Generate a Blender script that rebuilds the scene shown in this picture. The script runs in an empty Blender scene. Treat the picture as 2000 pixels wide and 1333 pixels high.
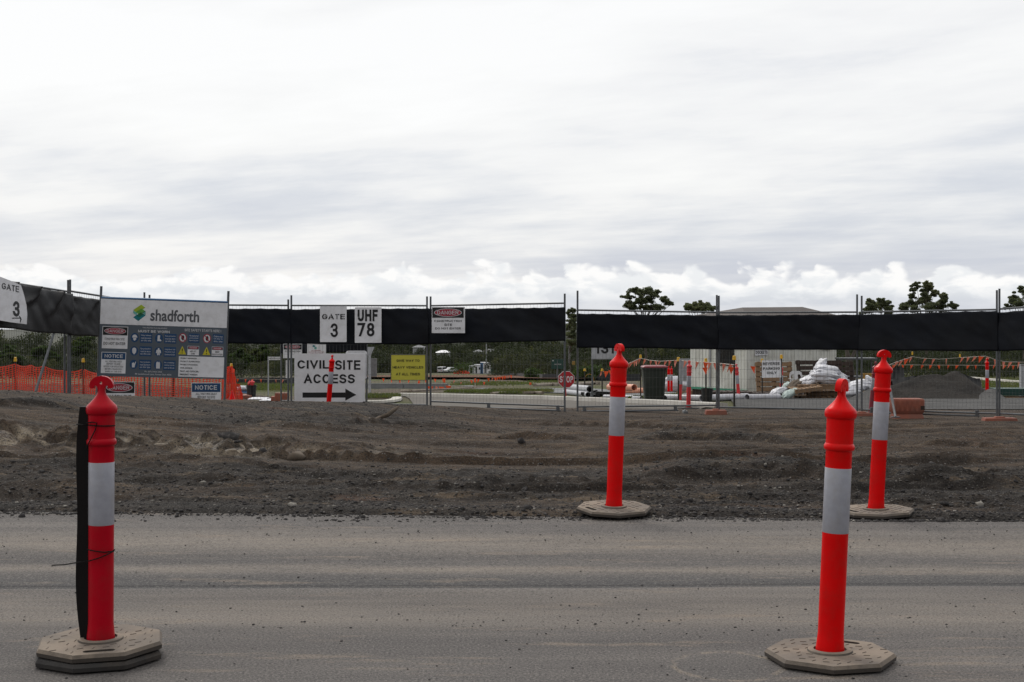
import bpy, bmesh, math, random
import numpy as np
from mathutils import Vector, Matrix, Euler

# ------------------------------------------------------------------ camera
SC = bpy.context.scene
COL = SC.collection
F, CX, HY, H = 2778.0, 1000.0, 600.0, 1.43      # focal px (2000 px wide photo), centre, horizon row, eye height
cam_d = bpy.data.cameras.new('camera')
cam = bpy.data.objects.new('camera', cam_d); COL.objects.link(cam)
cam_d.sensor_width = 36.0
cam_d.lens = 36.0 * F / 2000.0
cam_d.shift_y = (HY - 666.5) / 2000.0
cam_d.clip_start = 0.1; cam_d.clip_end = 9000
cam.location = (0, 0, H)
cam.rotation_euler = (math.radians(90), 0, 0)
SC.camera = cam

# ------------------------------------------------------------------ light
SUN_EL, SUN_AZ = 44.0, -22.0     # azimuth from +Y (view direction), negative = to the left
SC.view_settings.view_transform = 'Standard'
SC.view_settings.look = 'None'
SC.view_settings.gamma = 1.0
SC.view_settings.exposure = 0.0
SC.view_settings.use_curve_mapping = False
sun_d = bpy.data.lights.new('sun', 'SUN')
sun_d.energy = 1.3
sun_d.angle = math.radians(18)
sun_d.color = (1.0, 0.95, 0.88)
sun = bpy.data.objects.new('sun', sun_d); COL.objects.link(sun)
_e, _a = math.radians(SUN_EL), math.radians(SUN_AZ)
_sd = Vector((math.sin(_a) * math.cos(_e), math.cos(_a) * math.cos(_e), math.sin(_e)))
sun.rotation_euler = _sd.to_track_quat('Z', 'Y').to_euler()

class NT:
    """tiny node-graph helper"""
    def __init__(s, nt): s.nt = nt
    def n(s, t, **kw):
        nd = s.nt.nodes.new(t)
        for k, v in kw.items(): setattr(nd, k, v)
        return nd
    def put(s, sock, v):
        if hasattr(v, 'is_output'): s.nt.links.new(v, sock)
        elif isinstance(v, (tuple, list)) and len(v) == 3 and sock.type == 'RGBA': sock.default_value = (*v, 1)
        else: sock.default_value = v
    def m(s, op, a, b=0.0, c=None, clamp=False):
        nd = s.n('ShaderNodeMath', operation=op, use_clamp=clamp)
        s.put(nd.inputs[0], a); s.put(nd.inputs[1], b)
        if c is not None: s.put(nd.inputs[2], c)
        return nd.outputs[0]
    def ss(s, x, a, b, lo=0.0, hi=1.0):
        nd = s.n('ShaderNodeMapRange', interpolation_type='SMOOTHSTEP')
        for i, v in enumerate((x, a, b, lo, hi)): s.put(nd.inputs[i], v)
        return nd.outputs[0]
    def mix(s, f, a, b, blend='MIX'):
        nd = s.n('ShaderNodeMix', data_type='RGBA', blend_type=blend)
        s.put(nd.inputs[0], f); s.put(nd.inputs[6], a); s.put(nd.inputs[7], b)
        return nd.outputs[2]
    def noise(s, vec, scale, detail=4, rough=0.55, dist=0.0):
        nd = s.n('ShaderNodeTexNoise')
        s.put(nd.inputs['Vector'], vec); nd.inputs['Scale'].default_value = scale
        nd.inputs['Detail'].default_value = detail; nd.inputs['Roughness'].default_value = rough
        nd.inputs['Distortion'].default_value = dist
        return nd.outputs[0]
    def xyz(s, x, y, z=0.0):
        nd = s.n('ShaderNodeCombineXYZ')
        for i, v in enumerate((x, y, z)): s.put(nd.inputs[i], v)
        return nd.outputs[0]
    def ramp(s, f, stops):
        nd = s.n('ShaderNodeValToRGB'); cr = nd.color_ramp
        while len(cr.elements) < len(stops): cr.elements.new(0.5)
        for e, (p, c) in zip(cr.elements, stops):
            e.position = p; e.color = (*c, 1)
        s.put(nd.inputs[0], f)
        return nd.outputs[0]

W = bpy.data.worlds.new('World'); SC.world = W; W.use_nodes = True
def build_sky():
    nt = W.node_tree; nt.nodes.clear(); g = NT(nt)
    d = g.n('ShaderNodeTexCoord').outputs['Generated']
    sp = g.n('ShaderNodeSeparateXYZ'); g.put(sp.inputs[0], d)
    x, y, z = sp.outputs
    zz = g.m('MAXIMUM', z, 0.0)
    den = g.m('ADD', zz, 0.11)
    u, v = g.m('DIVIDE', x, den), g.m('DIVIDE', y, den)
    az = g.m('ARCTAN2', x, y)
    # high layered cloud deck, seen in perspective
    warp = g.noise(g.xyz(u, v, 3.0), 0.35, 3)
    n1 = g.noise(g.xyz(g.m('MULTIPLY_ADD', warp, 1.2, g.m('MULTIPLY', u, 0.75)), g.m('MULTIPLY_ADD', u, 0.35, g.m('MULTIPLY_ADD', warp, 0.8, g.m('MULTIPLY', v, 0.75))), 7.3), 1.0, 6, 0.52)
    n2 = g.noise(g.xyz(g.m('MULTIPLY', u, 1.2), g.m('MULTIPLY_ADD', u, 0.6, g.m('MULTIPLY', v, 2.2)), 1.7), 1.0, 8, 0.6)
    n3 = g.noise(g.xyz(g.m('MULTIPLY_ADD', z, 4.0, g.m('MULTIPLY', az, 3.6)), g.m('MULTIPLY_ADD', az, -3.0, g.m('MULTIPLY', z, 21.0)), 4.1), 1.0, 6, 0.56, 0.3)
    t = g.m('MULTIPLY_ADD', n1, 1.45, g.m('MULTIPLY', n2, 0.75))
    t = g.m('MULTIPLY_ADD', n3, 0.95, t)
    t = g.m('SUBTRACT', t, 1.555)
    bias = g.m('MULTIPLY_ADD', g.ss(z, 0.06, 0.19), 0.40, 0.485)            # brighter overhead
    bias = g.m('ADD', bias, g.ss(z, 0.03, 0.09, -0.14, 0.0))
    bias = g.m('ADD', bias, g.m('MULTIPLY', az, -0.42))                     # greyer to the right
    t = g.m('MULTIPLY_ADD', t, 1.0, bias, clamp=True)
    deck = g.ramp(t, [(0.0, (0.60, 0.635, 0.72)), (0.28, (0.71, 0.735, 0.79)), (0.6, (0.91, 0.91, 0.915)), (0.80, (0.965, 0.963, 0.958)), (1.0, (1.0, 0.998, 0.993))])
    # a little blue where the deck thins
    sky = g.n('ShaderNodeTexSky', sky_type='NISHITA'); sky.sun_disc = False
    sky.sun_elevation = math.radians(SUN_EL); sky.sun_rotation = math.radians(SUN_AZ)
    skyc = g.mix(1.0, sky.outputs[0], (0.1, 0.1, 0.1), 'MULTIPLY')
    deck = g.mix(0.07, deck, skyc)
    # cumulus bank low on the horizon
    big = g.noise(g.xyz(g.m('MULTIPLY', az, 9.0), 0.0, 2.0), 1.0, 3, 0.5)
    pn = g.noise(g.xyz(g.m('MULTIPLY', az, 34.0), g.m('MULTIPLY', z, 46.0), 5.0), 1.0, 7, 0.58, 0.4)
    vo = g.n('ShaderNodeTexVoronoi', feature='SMOOTH_F1', voronoi_dimensions='2D'); vo.inputs['Smoothness'].default_value = 0.35
    vo.inputs['Detail'].default_value = 2.0; vo.inputs['Roughness'].default_value = 0.6
    g.put(vo.inputs['Vector'], g.xyz(g.m('MULTIPLY_ADD', pn, 0.8, g.m('MULTIPLY', az, 26.0)), g.m('MULTIPLY', z, 40.0), 3.0)); vo.inputs['Scale'].default_value = 1.0
    puff = g.m('MULTIPLY_ADD', vo.outputs['Distance'], -0.62, g.m('MULTIPLY_ADD', pn, 0.75, 0.40))
    top = g.m('MULTIPLY_ADD', big, 0.028, 0.0165)
    top = g.m('ADD', top, g.m('MULTIPLY_ADD', puff, 0.030, -0.015))
    cm = g.ss(g.m('SUBTRACT', top, z), -0.0022, 0.0042)
    sh = g.noise(g.xyz(g.m('MULTIPLY', az, 42.0), g.m('MULTIPLY', z, 95.0), 9.0), 1.0, 6, 0.55, 0.3)
    shade = g.m('ADD', g.ss(sh, 0.38, 0.62), g.ss(z, 0.004, 0.02))
    cum = g.ramp(g.m('MULTIPLY', shade, 0.5), [(0.0, (0.70, 0.73, 0.77)), (0.45, (0.84, 0.86, 0.88)), (0.85, (0.99, 0.985, 0.975))])
    cm = g.m('MULTIPLY', cm, g.ss(z, -0.002, 0.011, 0.35, 1.0))
    col = g.mix(cm, deck, cum)
    zen = g.ss(z, 0.22, 0.6)
    col = g.mix(zen, col, (1.0, 1.0, 1.0))
    col = g.mix(g.ss(z, -0.16, -0.05, 1.0, 0.0), col, (0.12, 0.11, 0.10))
    # the overcast is brightest round the hidden sun and duller behind the viewer
    dp = g.n('ShaderNodeVectorMath', operation='DOT_PRODUCT'); g.put(dp.inputs[0], d); dp.inputs[1].default_value = tuple(_sd)
    side = g.m('ADD', g.ss(dp.outputs['Value'], -0.75, 0.45, 0.38, 1.0), g.ss(dp.outputs['Value'], 0.87, 1.0, 0.0, 0.6))
    col = g.mix(1.0, col, g.xyz(side, side, side), 'MULTIPLY')
    bg = g.n('ShaderNodeBackground'); g.put(bg.inputs[0], g.mix(1.0, col, (10, 10, 10), 'MULTIPLY')); bg.inputs[1].default_value = 0.1
    o = g.n('ShaderNodeOutputWorld'); nt.links.new(bg.outputs[0], o.inputs[0])
build_sky()

# ------------------------------------------------------------------ helpers
rnd = random.Random(11)
nr = np.random.default_rng(5)

def P(px, py, Y): return Vector(((px - CX) / F * Y, Y, H - (py - HY) / F * Y))
def X(px, Y): return (px - CX) / F * Y

def hash2(ix, iy, seed):
    h = (ix.astype(np.int64) * 374761393 + iy.astype(np.int64) * 668265263 + seed * 982451653) & 0x7fffffff
    h = ((h ^ (h >> 13)) * 1274126177) & 0x7fffffff
    h = h ^ (h >> 16)
    return (h & 0xffff) / 65535.0
def vnoise(x, y, seed=0):
    x = np.asarray(x, float); y = np.asarray(y, float)
    ix, iy = np.floor(x), np.floor(y); fx, fy = x - ix, y - iy
    fx = fx * fx * fx * (fx * (fx * 6 - 15) + 10); fy = fy * fy * fy * (fy * (fy * 6 - 15) + 10)
    a, b = hash2(ix, iy, seed), hash2(ix + 1, iy, seed)
    c, d = hash2(ix, iy + 1, seed), hash2(ix + 1, iy + 1, seed)
    return (a + (b - a) * fx) * (1 - fy) + (c + (d - c) * fx) * fy - 0.5
def fbm(x, y, seed=0, octv=4, gain=0.5):
    s, a = 0, 1.0
    for i in range(octv):
        s = s + a * vnoise(np.asarray(x) * 2 ** i, np.asarray(y) * 2 ** i, seed + i * 17); a *= gain
    return s
def sstep(x, a, b):
    t = np.clip((np.asarray(x, float) - a) / (b - a), 0, 1); return t * t * (3 - 2 * t)

# ground heights: the road is level, the site falls away behind the fence
GY = [-100, 10, 30, 42, 50, 80, 150, 330, 480, 600, 900, 4000]
GZ = [0, 0, -0.80, -1.35, -1.72, -3.1, -6.4, -14.6, -20.9, -27.0, -48, -230]
def gf(Y): return np.interp(Y, GY, GZ)
CRX = [-14, -7.2, -6.0, -4.75, -2.7, 0, 4, 12]
CRY = [19, 20, 20.6, 22, 25, 28, 30, 28]
CRZ = [.34, .22, .095, -.065, -.315, -.73, -.85, -.79]
def dirt_base(x, Y):
    yc, zc = np.interp(x, CRX, CRY), np.interp(x, CRX, CRZ)
    t = np.clip((Y - 9.6) / (yc - 9.6), 0, 1)
    up = zc * (t * 0.55 + 0.45 * t * t * (3 - 2 * t))
    b = sstep(Y, yc + .4, yc + 5.5)
    b2 = np.where(Y > yc, b, 0)
    return np.where(Y <= yc, up, zc * (1 - b2) + gf(Y) * b2)
def ground(x, Y): return float(dirt_base(x, Y)) if Y < 33 else float(gf(Y))
def yof(py):
    """distance at which the falling ground shows at photo row py"""
    lo, hi = 30.0, 470.0
    for _ in range(50):
        m = (lo + hi) / 2
        if HY + (H - float(gf(m))) / m * F > py: lo = m
        else: hi = m
    return (lo + hi) / 2
def G(px, py):
    Y = yof(py); return Vector((X(px, Y), Y, float(gf(Y))))

class MB:
    def __init__(s): s.v = []; s.f = []
    def add(s, vs, fs):
        o = len(s.v); s.v += [tuple(p) for p in vs]; s.f += [tuple(i + o for i in q) for q in fs]; return s
    def box(s, c, size, rot=None, taper=1.0):
        hx, hy, hz = (k / 2 for k in size); vs = []
        for z in (-hz, hz):
            k = taper if z > 0 else 1.0
            vs += [(-hx * k, -hy * k, z), (hx * k, -hy * k, z), (hx * k, hy * k, z), (-hx * k, hy * k, z)]
        M = Euler(rot).to_matrix() if rot else None
        vs = [Vector(c) + ((M @ Vector(p)) if M else Vector(p)) for p in vs]
        return s.add(vs, [(3, 2, 1, 0), (4, 5, 6, 7), (0, 1, 5, 4), (1, 2, 6, 5), (2, 3, 7, 6), (3, 0, 4, 7)])
    def tube(s, p0, p1, r, n=8, r1=None, cap=True):
        p0, p1 = Vector(p0), Vector(p1); d = p1 - p0
        if d.length < 1e-9: return s
        r1 = r if r1 is None else r1
        q = d.to_track_quat('Z', 'Y').to_matrix(); vs = []
        for p, rr in ((p0, r), (p1, r1)):
            for k in range(n):
                a = 2 * math.pi * k / n
                vs.append(p + q @ Vector((math.cos(a) * rr, math.sin(a) * rr, 0)))
        fs = [(k, (k + 1) % n, n + (k + 1) % n, n + k) for k in range(n)]
        if cap: fs += [tuple(range(n - 1, -1, -1)), tuple(range(n, 2 * n))]
        return s.add(vs, fs)
    def path(s, pts, r, n=6):
        """one continuous tube through points"""
        pts = [Vector(p) for p in pts]; vs = []; fs = []
        for i, p in enumerate(pts):
            d = (pts[min(i + 1, len(pts) - 1)] - pts[max(i - 1, 0)]).normalized()
            q = d.to_track_quat('Z', 'Y').to_matrix()
            rr = r[i] if isinstance(r, (list, tuple)) else r
            for k in range(n):
                a = 2 * math.pi * k / n
                vs.append(p + q @ Vector((math.cos(a) * rr, math.sin(a) * rr, 0)))
        for i in range(len(pts) - 1):
            for k in range(n):
                fs.append((i * n + k, i * n + (k + 1) % n, (i + 1) * n + (k + 1) % n, (i + 1) * n + k))
        fs += [tuple(range(n - 1, -1, -1)), tuple(range((len(pts) - 1) * n, len(pts) * n))]
        return s.add(vs, fs)
    def lathe(s, prof, n=24, c=(0, 0, 0), close=False):
        vs = []; fs = []
        for r, z in prof:
            for k in range(n):
                a = 2 * math.pi * k / n
                vs.append((c[0] + r * math.cos(a), c[1] + r * math.sin(a), c[2] + z))
        for i in range(len(prof) - 1):
            for k in range(n):
                fs.append((i * n + k, i * n + (k + 1) % n, (i + 1) * n + (k + 1) % n, (i + 1) * n + k))
        if close: fs += [tuple(range(n - 1, -1, -1)), tuple(range((len(prof) - 1) * n, len(prof) * n))]
        return s.add(vs, fs)
    def slab(s, poly, y0, y1):
        """outline in x,z given thickness along y (y0 = front)"""
        n = len(poly); a = sum(poly[i][0] * poly[(i + 1) % n][1] - poly[(i + 1) % n][0] * poly[i][1] for i in range(n))
        if a < 0: poly = poly[::-1]
        vs = [(x, y0, z) for x, z in poly] + [(x, y1, z) for x, z in poly]
        fs = [tuple(range(n)), tuple(range(2 * n - 1, n - 1, -1))]
        fs += [((k + 1) % n, k, n + k, n + (k + 1) % n) for k in range(n)]
        return s.add(vs, fs)
    def xf(s, M): s.v = [tuple(M @ Vector(p)) for p in s.v]; return s
    def build(s, name, mat, parent=None, smooth=False, world=False, bevel=0.0):
        v = s.v
        if world and parent is not None:
            l = parent.location; v = [(a - l[0], b - l[1], c - l[2]) for a, b, c in v]
        me = bpy.data.meshes.new(name); me.from_pydata(v, [], s.f); me.update()
        return link(name, me, mat, parent, smooth, bevel)

def link(name, me, mat, parent=None, smooth=False, bevel=0.0):
    if mat is not None: me.materials.append(mat)
    o = bpy.data.objects.new(name, me); COL.objects.link(o)
    if parent is not None: o.parent = parent
    if smooth:
        me.polygons.foreach_set('use_smooth', [True] * len(me.polygons))
        try: me.set_sharp_from_angle(angle=math.radians(38))
        except Exception: pass
    if bevel > 0:
        b = o.modifiers.new('edge', 'BEVEL'); b.width = bevel; b.segments = 2; b.limit_method = 'ANGLE'
    return o
def np_mesh(name, verts, faces, mat, parent=None, smooth=False):
    """verts (n,3) array, faces (m,k) array, all faces the same size"""
    me = bpy.data.meshes.new(name); k = faces.shape[1]
    me.vertices.add(len(verts)); me.vertices.foreach_set('co', np.ascontiguousarray(verts, np.float32).ravel())
    me.loops.add(faces.size); me.loops.foreach_set('vertex_index', np.ascontiguousarray(faces, np.int32).ravel())
    me.polygons.add(len(faces)); me.polygons.foreach_set('loop_start', np.arange(len(faces), dtype=np.int32) * k)
    me.polygons.foreach_set('loop_total', np.full(len(faces), k, np.int32))
    if smooth: me.polygons.foreach_set('use_smooth', np.ones(len(faces), bool))
    me.update(calc_edges=True); me.validate()
    if mat is not None: me.materials.append(mat)
    o = bpy.data.objects.new(name, me); COL.objects.link(o)
    if parent is not None: o.parent = parent
    return o
def grid_faces(nx, ny):
    i = np.arange(nx - 1)[None, :] + np.arange(ny - 1)[:, None] * nx
    i = i.ravel(); return np.stack([i, i + 1, i + nx + 1, i + nx], 1)

def tag(o, label, cat, group=None):
    o['label'] = label; o['category'] = cat
    if group: o['group'] = group
    return o
def thing(name, label, cat, loc=(0, 0, 0), rz=0.0, group=None):
    o = bpy.data.objects.new(name, None); COL.objects.link(o)
    o.location = loc; o.rotation_euler = (0, 0, rz); o.empty_display_size = 0.2
    return tag(o, label, cat, group)
def struct(o): o['kind'] = 'structure'; return o
def stuff(o, label=None, cat=None):
    o['kind'] = 'stuff'
    if label: o['label'] = label
    if cat: o['category'] = cat
    return o
def dup(root, loc, rz, label=None, scale=None):
    r = root.copy(); COL.objects.link(r); r.location = loc; r.rotation_euler = (0, 0, rz)
    if label: r['label'] = label
    if scale: r.scale = scale
    for ch in list(root.children):
        c = ch.copy(); COL.objects.link(c); c.parent = r
        for gch in list(ch.children):
            d = gch.copy(); COL.objects.link(d); d.parent = c
    return r

def material(name, col, rough=0.7, col2=None, scale=8.0, bump=0.0, bscale=60.0, spec=0.5, metal=0.0, dirt=None, dirt_amt=0.0, dscale=3.0, trans=0.0):
    m = bpy.data.materials.new(name); m.use_nodes = True; nt = m.node_tree; g = NT(nt)
    b = nt.nodes['Principled BSDF']; b.inputs['Roughness'].default_value = rough
    b.inputs['Metallic'].default_value = metal; b.inputs['Specular IOR Level'].default_value = spec
    tc = g.n('ShaderNodeTexCoord').outputs['Object']
    c2 = col2 or tuple(k * 0.8 for k in col)
    c = g.mix(g.ss(g.noise(tc, scale, 5, 0.6), 0.35, 0.65), col, c2)
    if dirt: c = g.mix(g.m('MULTIPLY', g.ss(g.noise(tc, dscale, 7, 0.65), 0.42, 0.68), dirt_amt), c, dirt)
    g.put(b.inputs['Base Color'], c)
    if trans > 0:
        b.inputs['Subsurface Weight'].default_value = 0.0
    if bump > 0:
        bp = g.n('ShaderNodeBump'); bp.inputs['Strength'].default_value = bump; bp.inputs['Distance'].default_value = 0.01
        g.put(bp.inputs['Height'], g.noise(tc, bscale, 4, 0.6)); nt.links.new(bp.outputs[0], b.inputs['Normal'])
    return m
M = {}
M['red'] = material('red_plastic', (0.74, 0.0035, 0.004), 0.27, (0.66, 0.003, 0.0035), 5, 0.05, 40, spec=0.10, dirt=(0.40, 0.022, 0.016), dirt_amt=0.35, dscale=9)
M['crimson'] = material('crimson_plastic', (0.45, 0.003, 0.014), 0.30, (0.40, 0.0027, 0.012), 5, 0.05, 40, spec=0.10, dirt=(0.27, 0.022, 0.022), dirt_amt=0.4, dscale=9)
M['pink'] = material('faded_red_plastic', (0.66, 0.035, 0.04), 0.45, (0.58, 0.03, 0.035), 5)
M['cone'] = material('dull_red_rubber', (0.26, 0.012, 0.03), 0.5)
M['band'] = material('reflective_sheet', (0.345, 0.35, 0.395), 0.32, (0.31, 0.315, 0.355), 30, 0.08, 220, dirt=(0.30, 0.28, 0.26), dirt_amt=0.35, dscale=14)
M['rubber'] = material('dusty_rubber_shaded_sides', (0.225, 0.180, 0.138), 0.9, (0.160, 0.128, 0.098), 7, 0.25, 90, dirt=(0.11, 0.095, 0.085), dirt_amt=0.6, dscale=5)
def shade_sides(m, side, lo=.25, hi=.75):
    """upward faces keep the dusty colour; upright ones are painted darker as shade"""
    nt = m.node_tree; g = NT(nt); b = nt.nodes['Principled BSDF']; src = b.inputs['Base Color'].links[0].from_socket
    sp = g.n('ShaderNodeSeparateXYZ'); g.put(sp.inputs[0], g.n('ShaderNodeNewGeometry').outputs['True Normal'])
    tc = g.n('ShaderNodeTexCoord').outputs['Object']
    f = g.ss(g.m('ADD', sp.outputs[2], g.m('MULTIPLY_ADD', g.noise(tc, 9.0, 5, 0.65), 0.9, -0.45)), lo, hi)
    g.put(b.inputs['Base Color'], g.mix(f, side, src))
shade_sides(M['rubber'], (0.060, 0.050, 0.042))  # shade of the backlit foot sides is put into the rubber colour
M['rubber_dark'] = material('worn_rubber', (0.034, 0.031, 0.029), 0.85, (0.022, 0.020, 0.019), 9, 0.2, 80, dirt=(0.10, 0.078, 0.058), dirt_amt=0.35, dscale=6)
M['black'] = material('black_rubber', (0.009, 0.007, 0.007), 0.75, spec=0.15, col2=(0.007, 0.006, 0.006), scale=12, bump=0.1, bscale=60)
M['cloth'] = material('black_shade_cloth', (0.0046, 0.0066, 0.0122), 0.6, (0.0030, 0.0038, 0.0062), 1.1, 0.35, 160, spec=0.22, dirt=(0.0085, 0.0105, 0.0155), dirt_amt=0.5, dscale=1.6)
M['cloth_grey'] = material('weathered_black_cloth', (0.014, 0.0132, 0.0138), 0.42, (0.0085, 0.008, 0.0085), 3, 0.25, 130, spec=0.5)
M['galv'] = material('galvanised_steel', (0.115, 0.125, 0.135), 0.5, (0.085, 0.092, 0.10), 20, spec=0.5, metal=0.15, dirt=(0.09, 0.07, 0.055), dirt_amt=0.3)
M['wire'] = material('dull_wire', (0.125, 0.128, 0.13), 0.6, (0.09, 0.09, 0.09), 20)
M['white'] = material('white_sign_face', (0.80, 0.80, 0.825), 0.5, (0.76, 0.76, 0.785), 6, dirt=(0.44, 0.42, 0.40), dirt_amt=0.3, dscale=7)
M['white_panel'] = material('white_fluted_plastic', (0.80, 0.795, 0.815), 0.5, (0.76, 0.755, 0.775), 6, dirt=(0.45, 0.43, 0.41), dirt_amt=0.22, dscale=4)
M['signgrey'] = material('slate_sign_face', (0.085, 0.105, 0.13), 0.55, (0.08, 0.10, 0.124), 4)
M['ink'] = material('black_ink', (0.008, 0.008, 0.009), 0.5)
M['greyink'] = material('grey_ink', (0.10, 0.105, 0.115), 0.5)
M['whiteink'] = material('white_ink', (0.62, 0.62, 0.64), 0.5, (0.6, 0.6, 0.62))
M['redink'] = material('red_ink', (0.36, 0.022, 0.045), 0.5)
M['blueink'] = material('blue_ink', (0.010, 0.06, 0.16), 0.5)
M['yellowink'] = material('yellow_ink', (0.60, 0.52, 0.03), 0.5)
M['stopred'] = material('stop_red', (0.40, 0.010, 0.018), 0.45)
M['yellowsign'] = material('yellow_sign_face', (0.58, 0.53, 0.06), 0.55, (0.54, 0.49, 0.055), 5)
M['teal'] = material('teal_ink', (0.0, 0.19, 0.22), 0.5); M['tealdark'] = material('dark_green_ink', (0.0, 0.14, 0.08), 0.5)
M['lime'] = material('lime_ink', (0.40, 0.52, 0.03), 0.5); M['green'] = material('green_ink', (0.12, 0.36, 0.06), 0.5); M['mint'] = material('mint_ink', (0.15, 0.45, 0.40), 0.5)
M['bluepipe'] = material('blue_painted_pipe', (0.06, 0.16, 0.32), 0.5)
M['orange_mesh'] = material('orange_plastic_mesh', (0.82, 0.085, 0.045), 0.5, (0.72, 0.07, 0.035), 4, spec=0.2)
M['flag'] = material('fluorescent_orange_flag', (0.95, 0.11, 0.015), 0.5, (0.88, 0.09, 0.012), 6)
M['flagpale'] = material('faded_orange_flag', (0.80, 0.36, 0.28), 0.5, (0.78, 0.22, 0.14), 6)
M['rope'] = material('pale_rope', (0.5, 0.45, 0.4), 0.8)
M['cap'] = material('yellow_plastic_cap', (0.75, 0.42, 0.01), 0.45)
M['star'] = material('dark_steel_picket', (0.02, 0.018, 0.016), 0.6, (0.035, 0.025, 0.018), 12)
M['terra'] = material('terracotta_block', (0.28, 0.085, 0.05), 0.75, (0.23, 0.065, 0.04), 6, 0.1, 30, dirt=(0.2, 0.11, 0.08), dirt_amt=0.5)
M['wood'] = material('rough_timber', (0.25, 0.155, 0.085), 0.85, (0.18, 0.11, 0.06), 7, 0.2, 40)
M['darkwood'] = material('dark_timber', (0.042, 0.024, 0.017), 0.85, (0.03, 0.018, 0.013), 7, 0.2, 40)
M['bag'] = material('white_woven_bag', (0.66, 0.66, 0.70), 0.5, (0.54, 0.55, 0.6), 5, 1.0, 16, dirt=(0.4, 0.38, 0.34), dirt_amt=0.35, dscale=4)
M['greenbag'] = material('pale_green_bag', (0.46, 0.55, 0.52), 0.7, (0.40, 0.48, 0.45), 5, 0.25, 12)
M['hessian'] = material('brown_bag', (0.12, 0.09, 0.065), 0.9, (0.09, 0.07, 0.05), 8, 0.3, 20)
M['tarp'] = material('black_plastic_sheet', (0.006, 0.006, 0.007), 0.45, (0.01, 0.01, 0.011), 6, 0.6, 9)
M['pvc'] = material('grey_white_pipe', (0.50, 0.50, 0.54), 0.45, (0.43, 0.43, 0.46), 5, dirt=(0.3, 0.27, 0.24), dirt_amt=0.4)
M['orange_pipe'] = material('salmon_pipe', (0.72, 0.32, 0.20), 0.45, (0.66, 0.27, 0.16), 5)
M['chair'] = material('white_plastic_chair', (0.56, 0.56, 0.57), 0.4)
M['bin'] = material('dark_green_bin', (0.019, 0.026, 0.022), 0.38, (0.016, 0.022, 0.019), 6, dirt=(0.05, 0.05, 0.04), dirt_amt=0.3)
M['maroon'] = material('maroon_lid', (0.20, 0.014, 0.026), 0.45)
M['blackplastic'] = material('black_bucket_plastic', (0.012, 0.013, 0.015), 0.45)
M['cream'] = material('cream_cladding', (0.76, 0.76, 0.70), 0.55, (0.72, 0.72, 0.66), 2, dirt=(0.36, 0.34, 0.28), dirt_amt=0.35, dscale=2)
M['roof'] = material('brown_roof_sheet', (0.052, 0.037, 0.031), 0.7, (0.042, 0.030, 0.025), 3)
M['glassdark'] = material('dark_window', (0.03, 0.035, 0.04), 0.15)
M['greenpaint'] = material('green_painted_steel', (0.05, 0.30, 0.18), 0.5)
M['skip'] = material('dark_green_steel', (0.012, 0.055, 0.045), 0.5)
M['carwhite'] = material('white_car_paint', (0.62, 0.63, 0.65), 0.25)
M['tyre'] = material('tyre_rubber', (0.012, 0.012, 0.012), 0.8)
M['concrete'] = material('pale_concrete', (0.50, 0.48, 0.44), 0.85, (0.44, 0.42, 0.38), 3, 0.15, 40, dirt=(0.33, 0.29, 0.24), dirt_amt=0.35, dscale=1.3)
M['concrete_grey'] = material('grey_concrete', (0.20, 0.205, 0.215), 0.85, (0.16, 0.163, 0.17), 3, 0.15, 30)
M['lightgrey'] = material('light_grey_sheet', (0.42, 0.43, 0.46), 0.6)
M['yellowtimber'] = material('yellow_trestle', (0.38, 0.20, 0.03), 0.7)
M['silt'] = material('dark_silt_cloth', (0.018, 0.020, 0.024), 0.7, (0.03, 0.03, 0.034), 6, 0.3, 20)
M['log'] = material('pale_driftwood', (0.24, 0.20, 0.16), 0.9, (0.17, 0.14, 0.11), 5, 0.3, 12)
M['brass'] = material('brass_padlock', (0.42, 0.26, 0.07), 0.4, metal=0.4)
M['bark'] = material('grey_bark', (0.10, 0.085, 0.07), 0.9, (0.06, 0.05, 0.042), 4, 0.3, 8)

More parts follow.
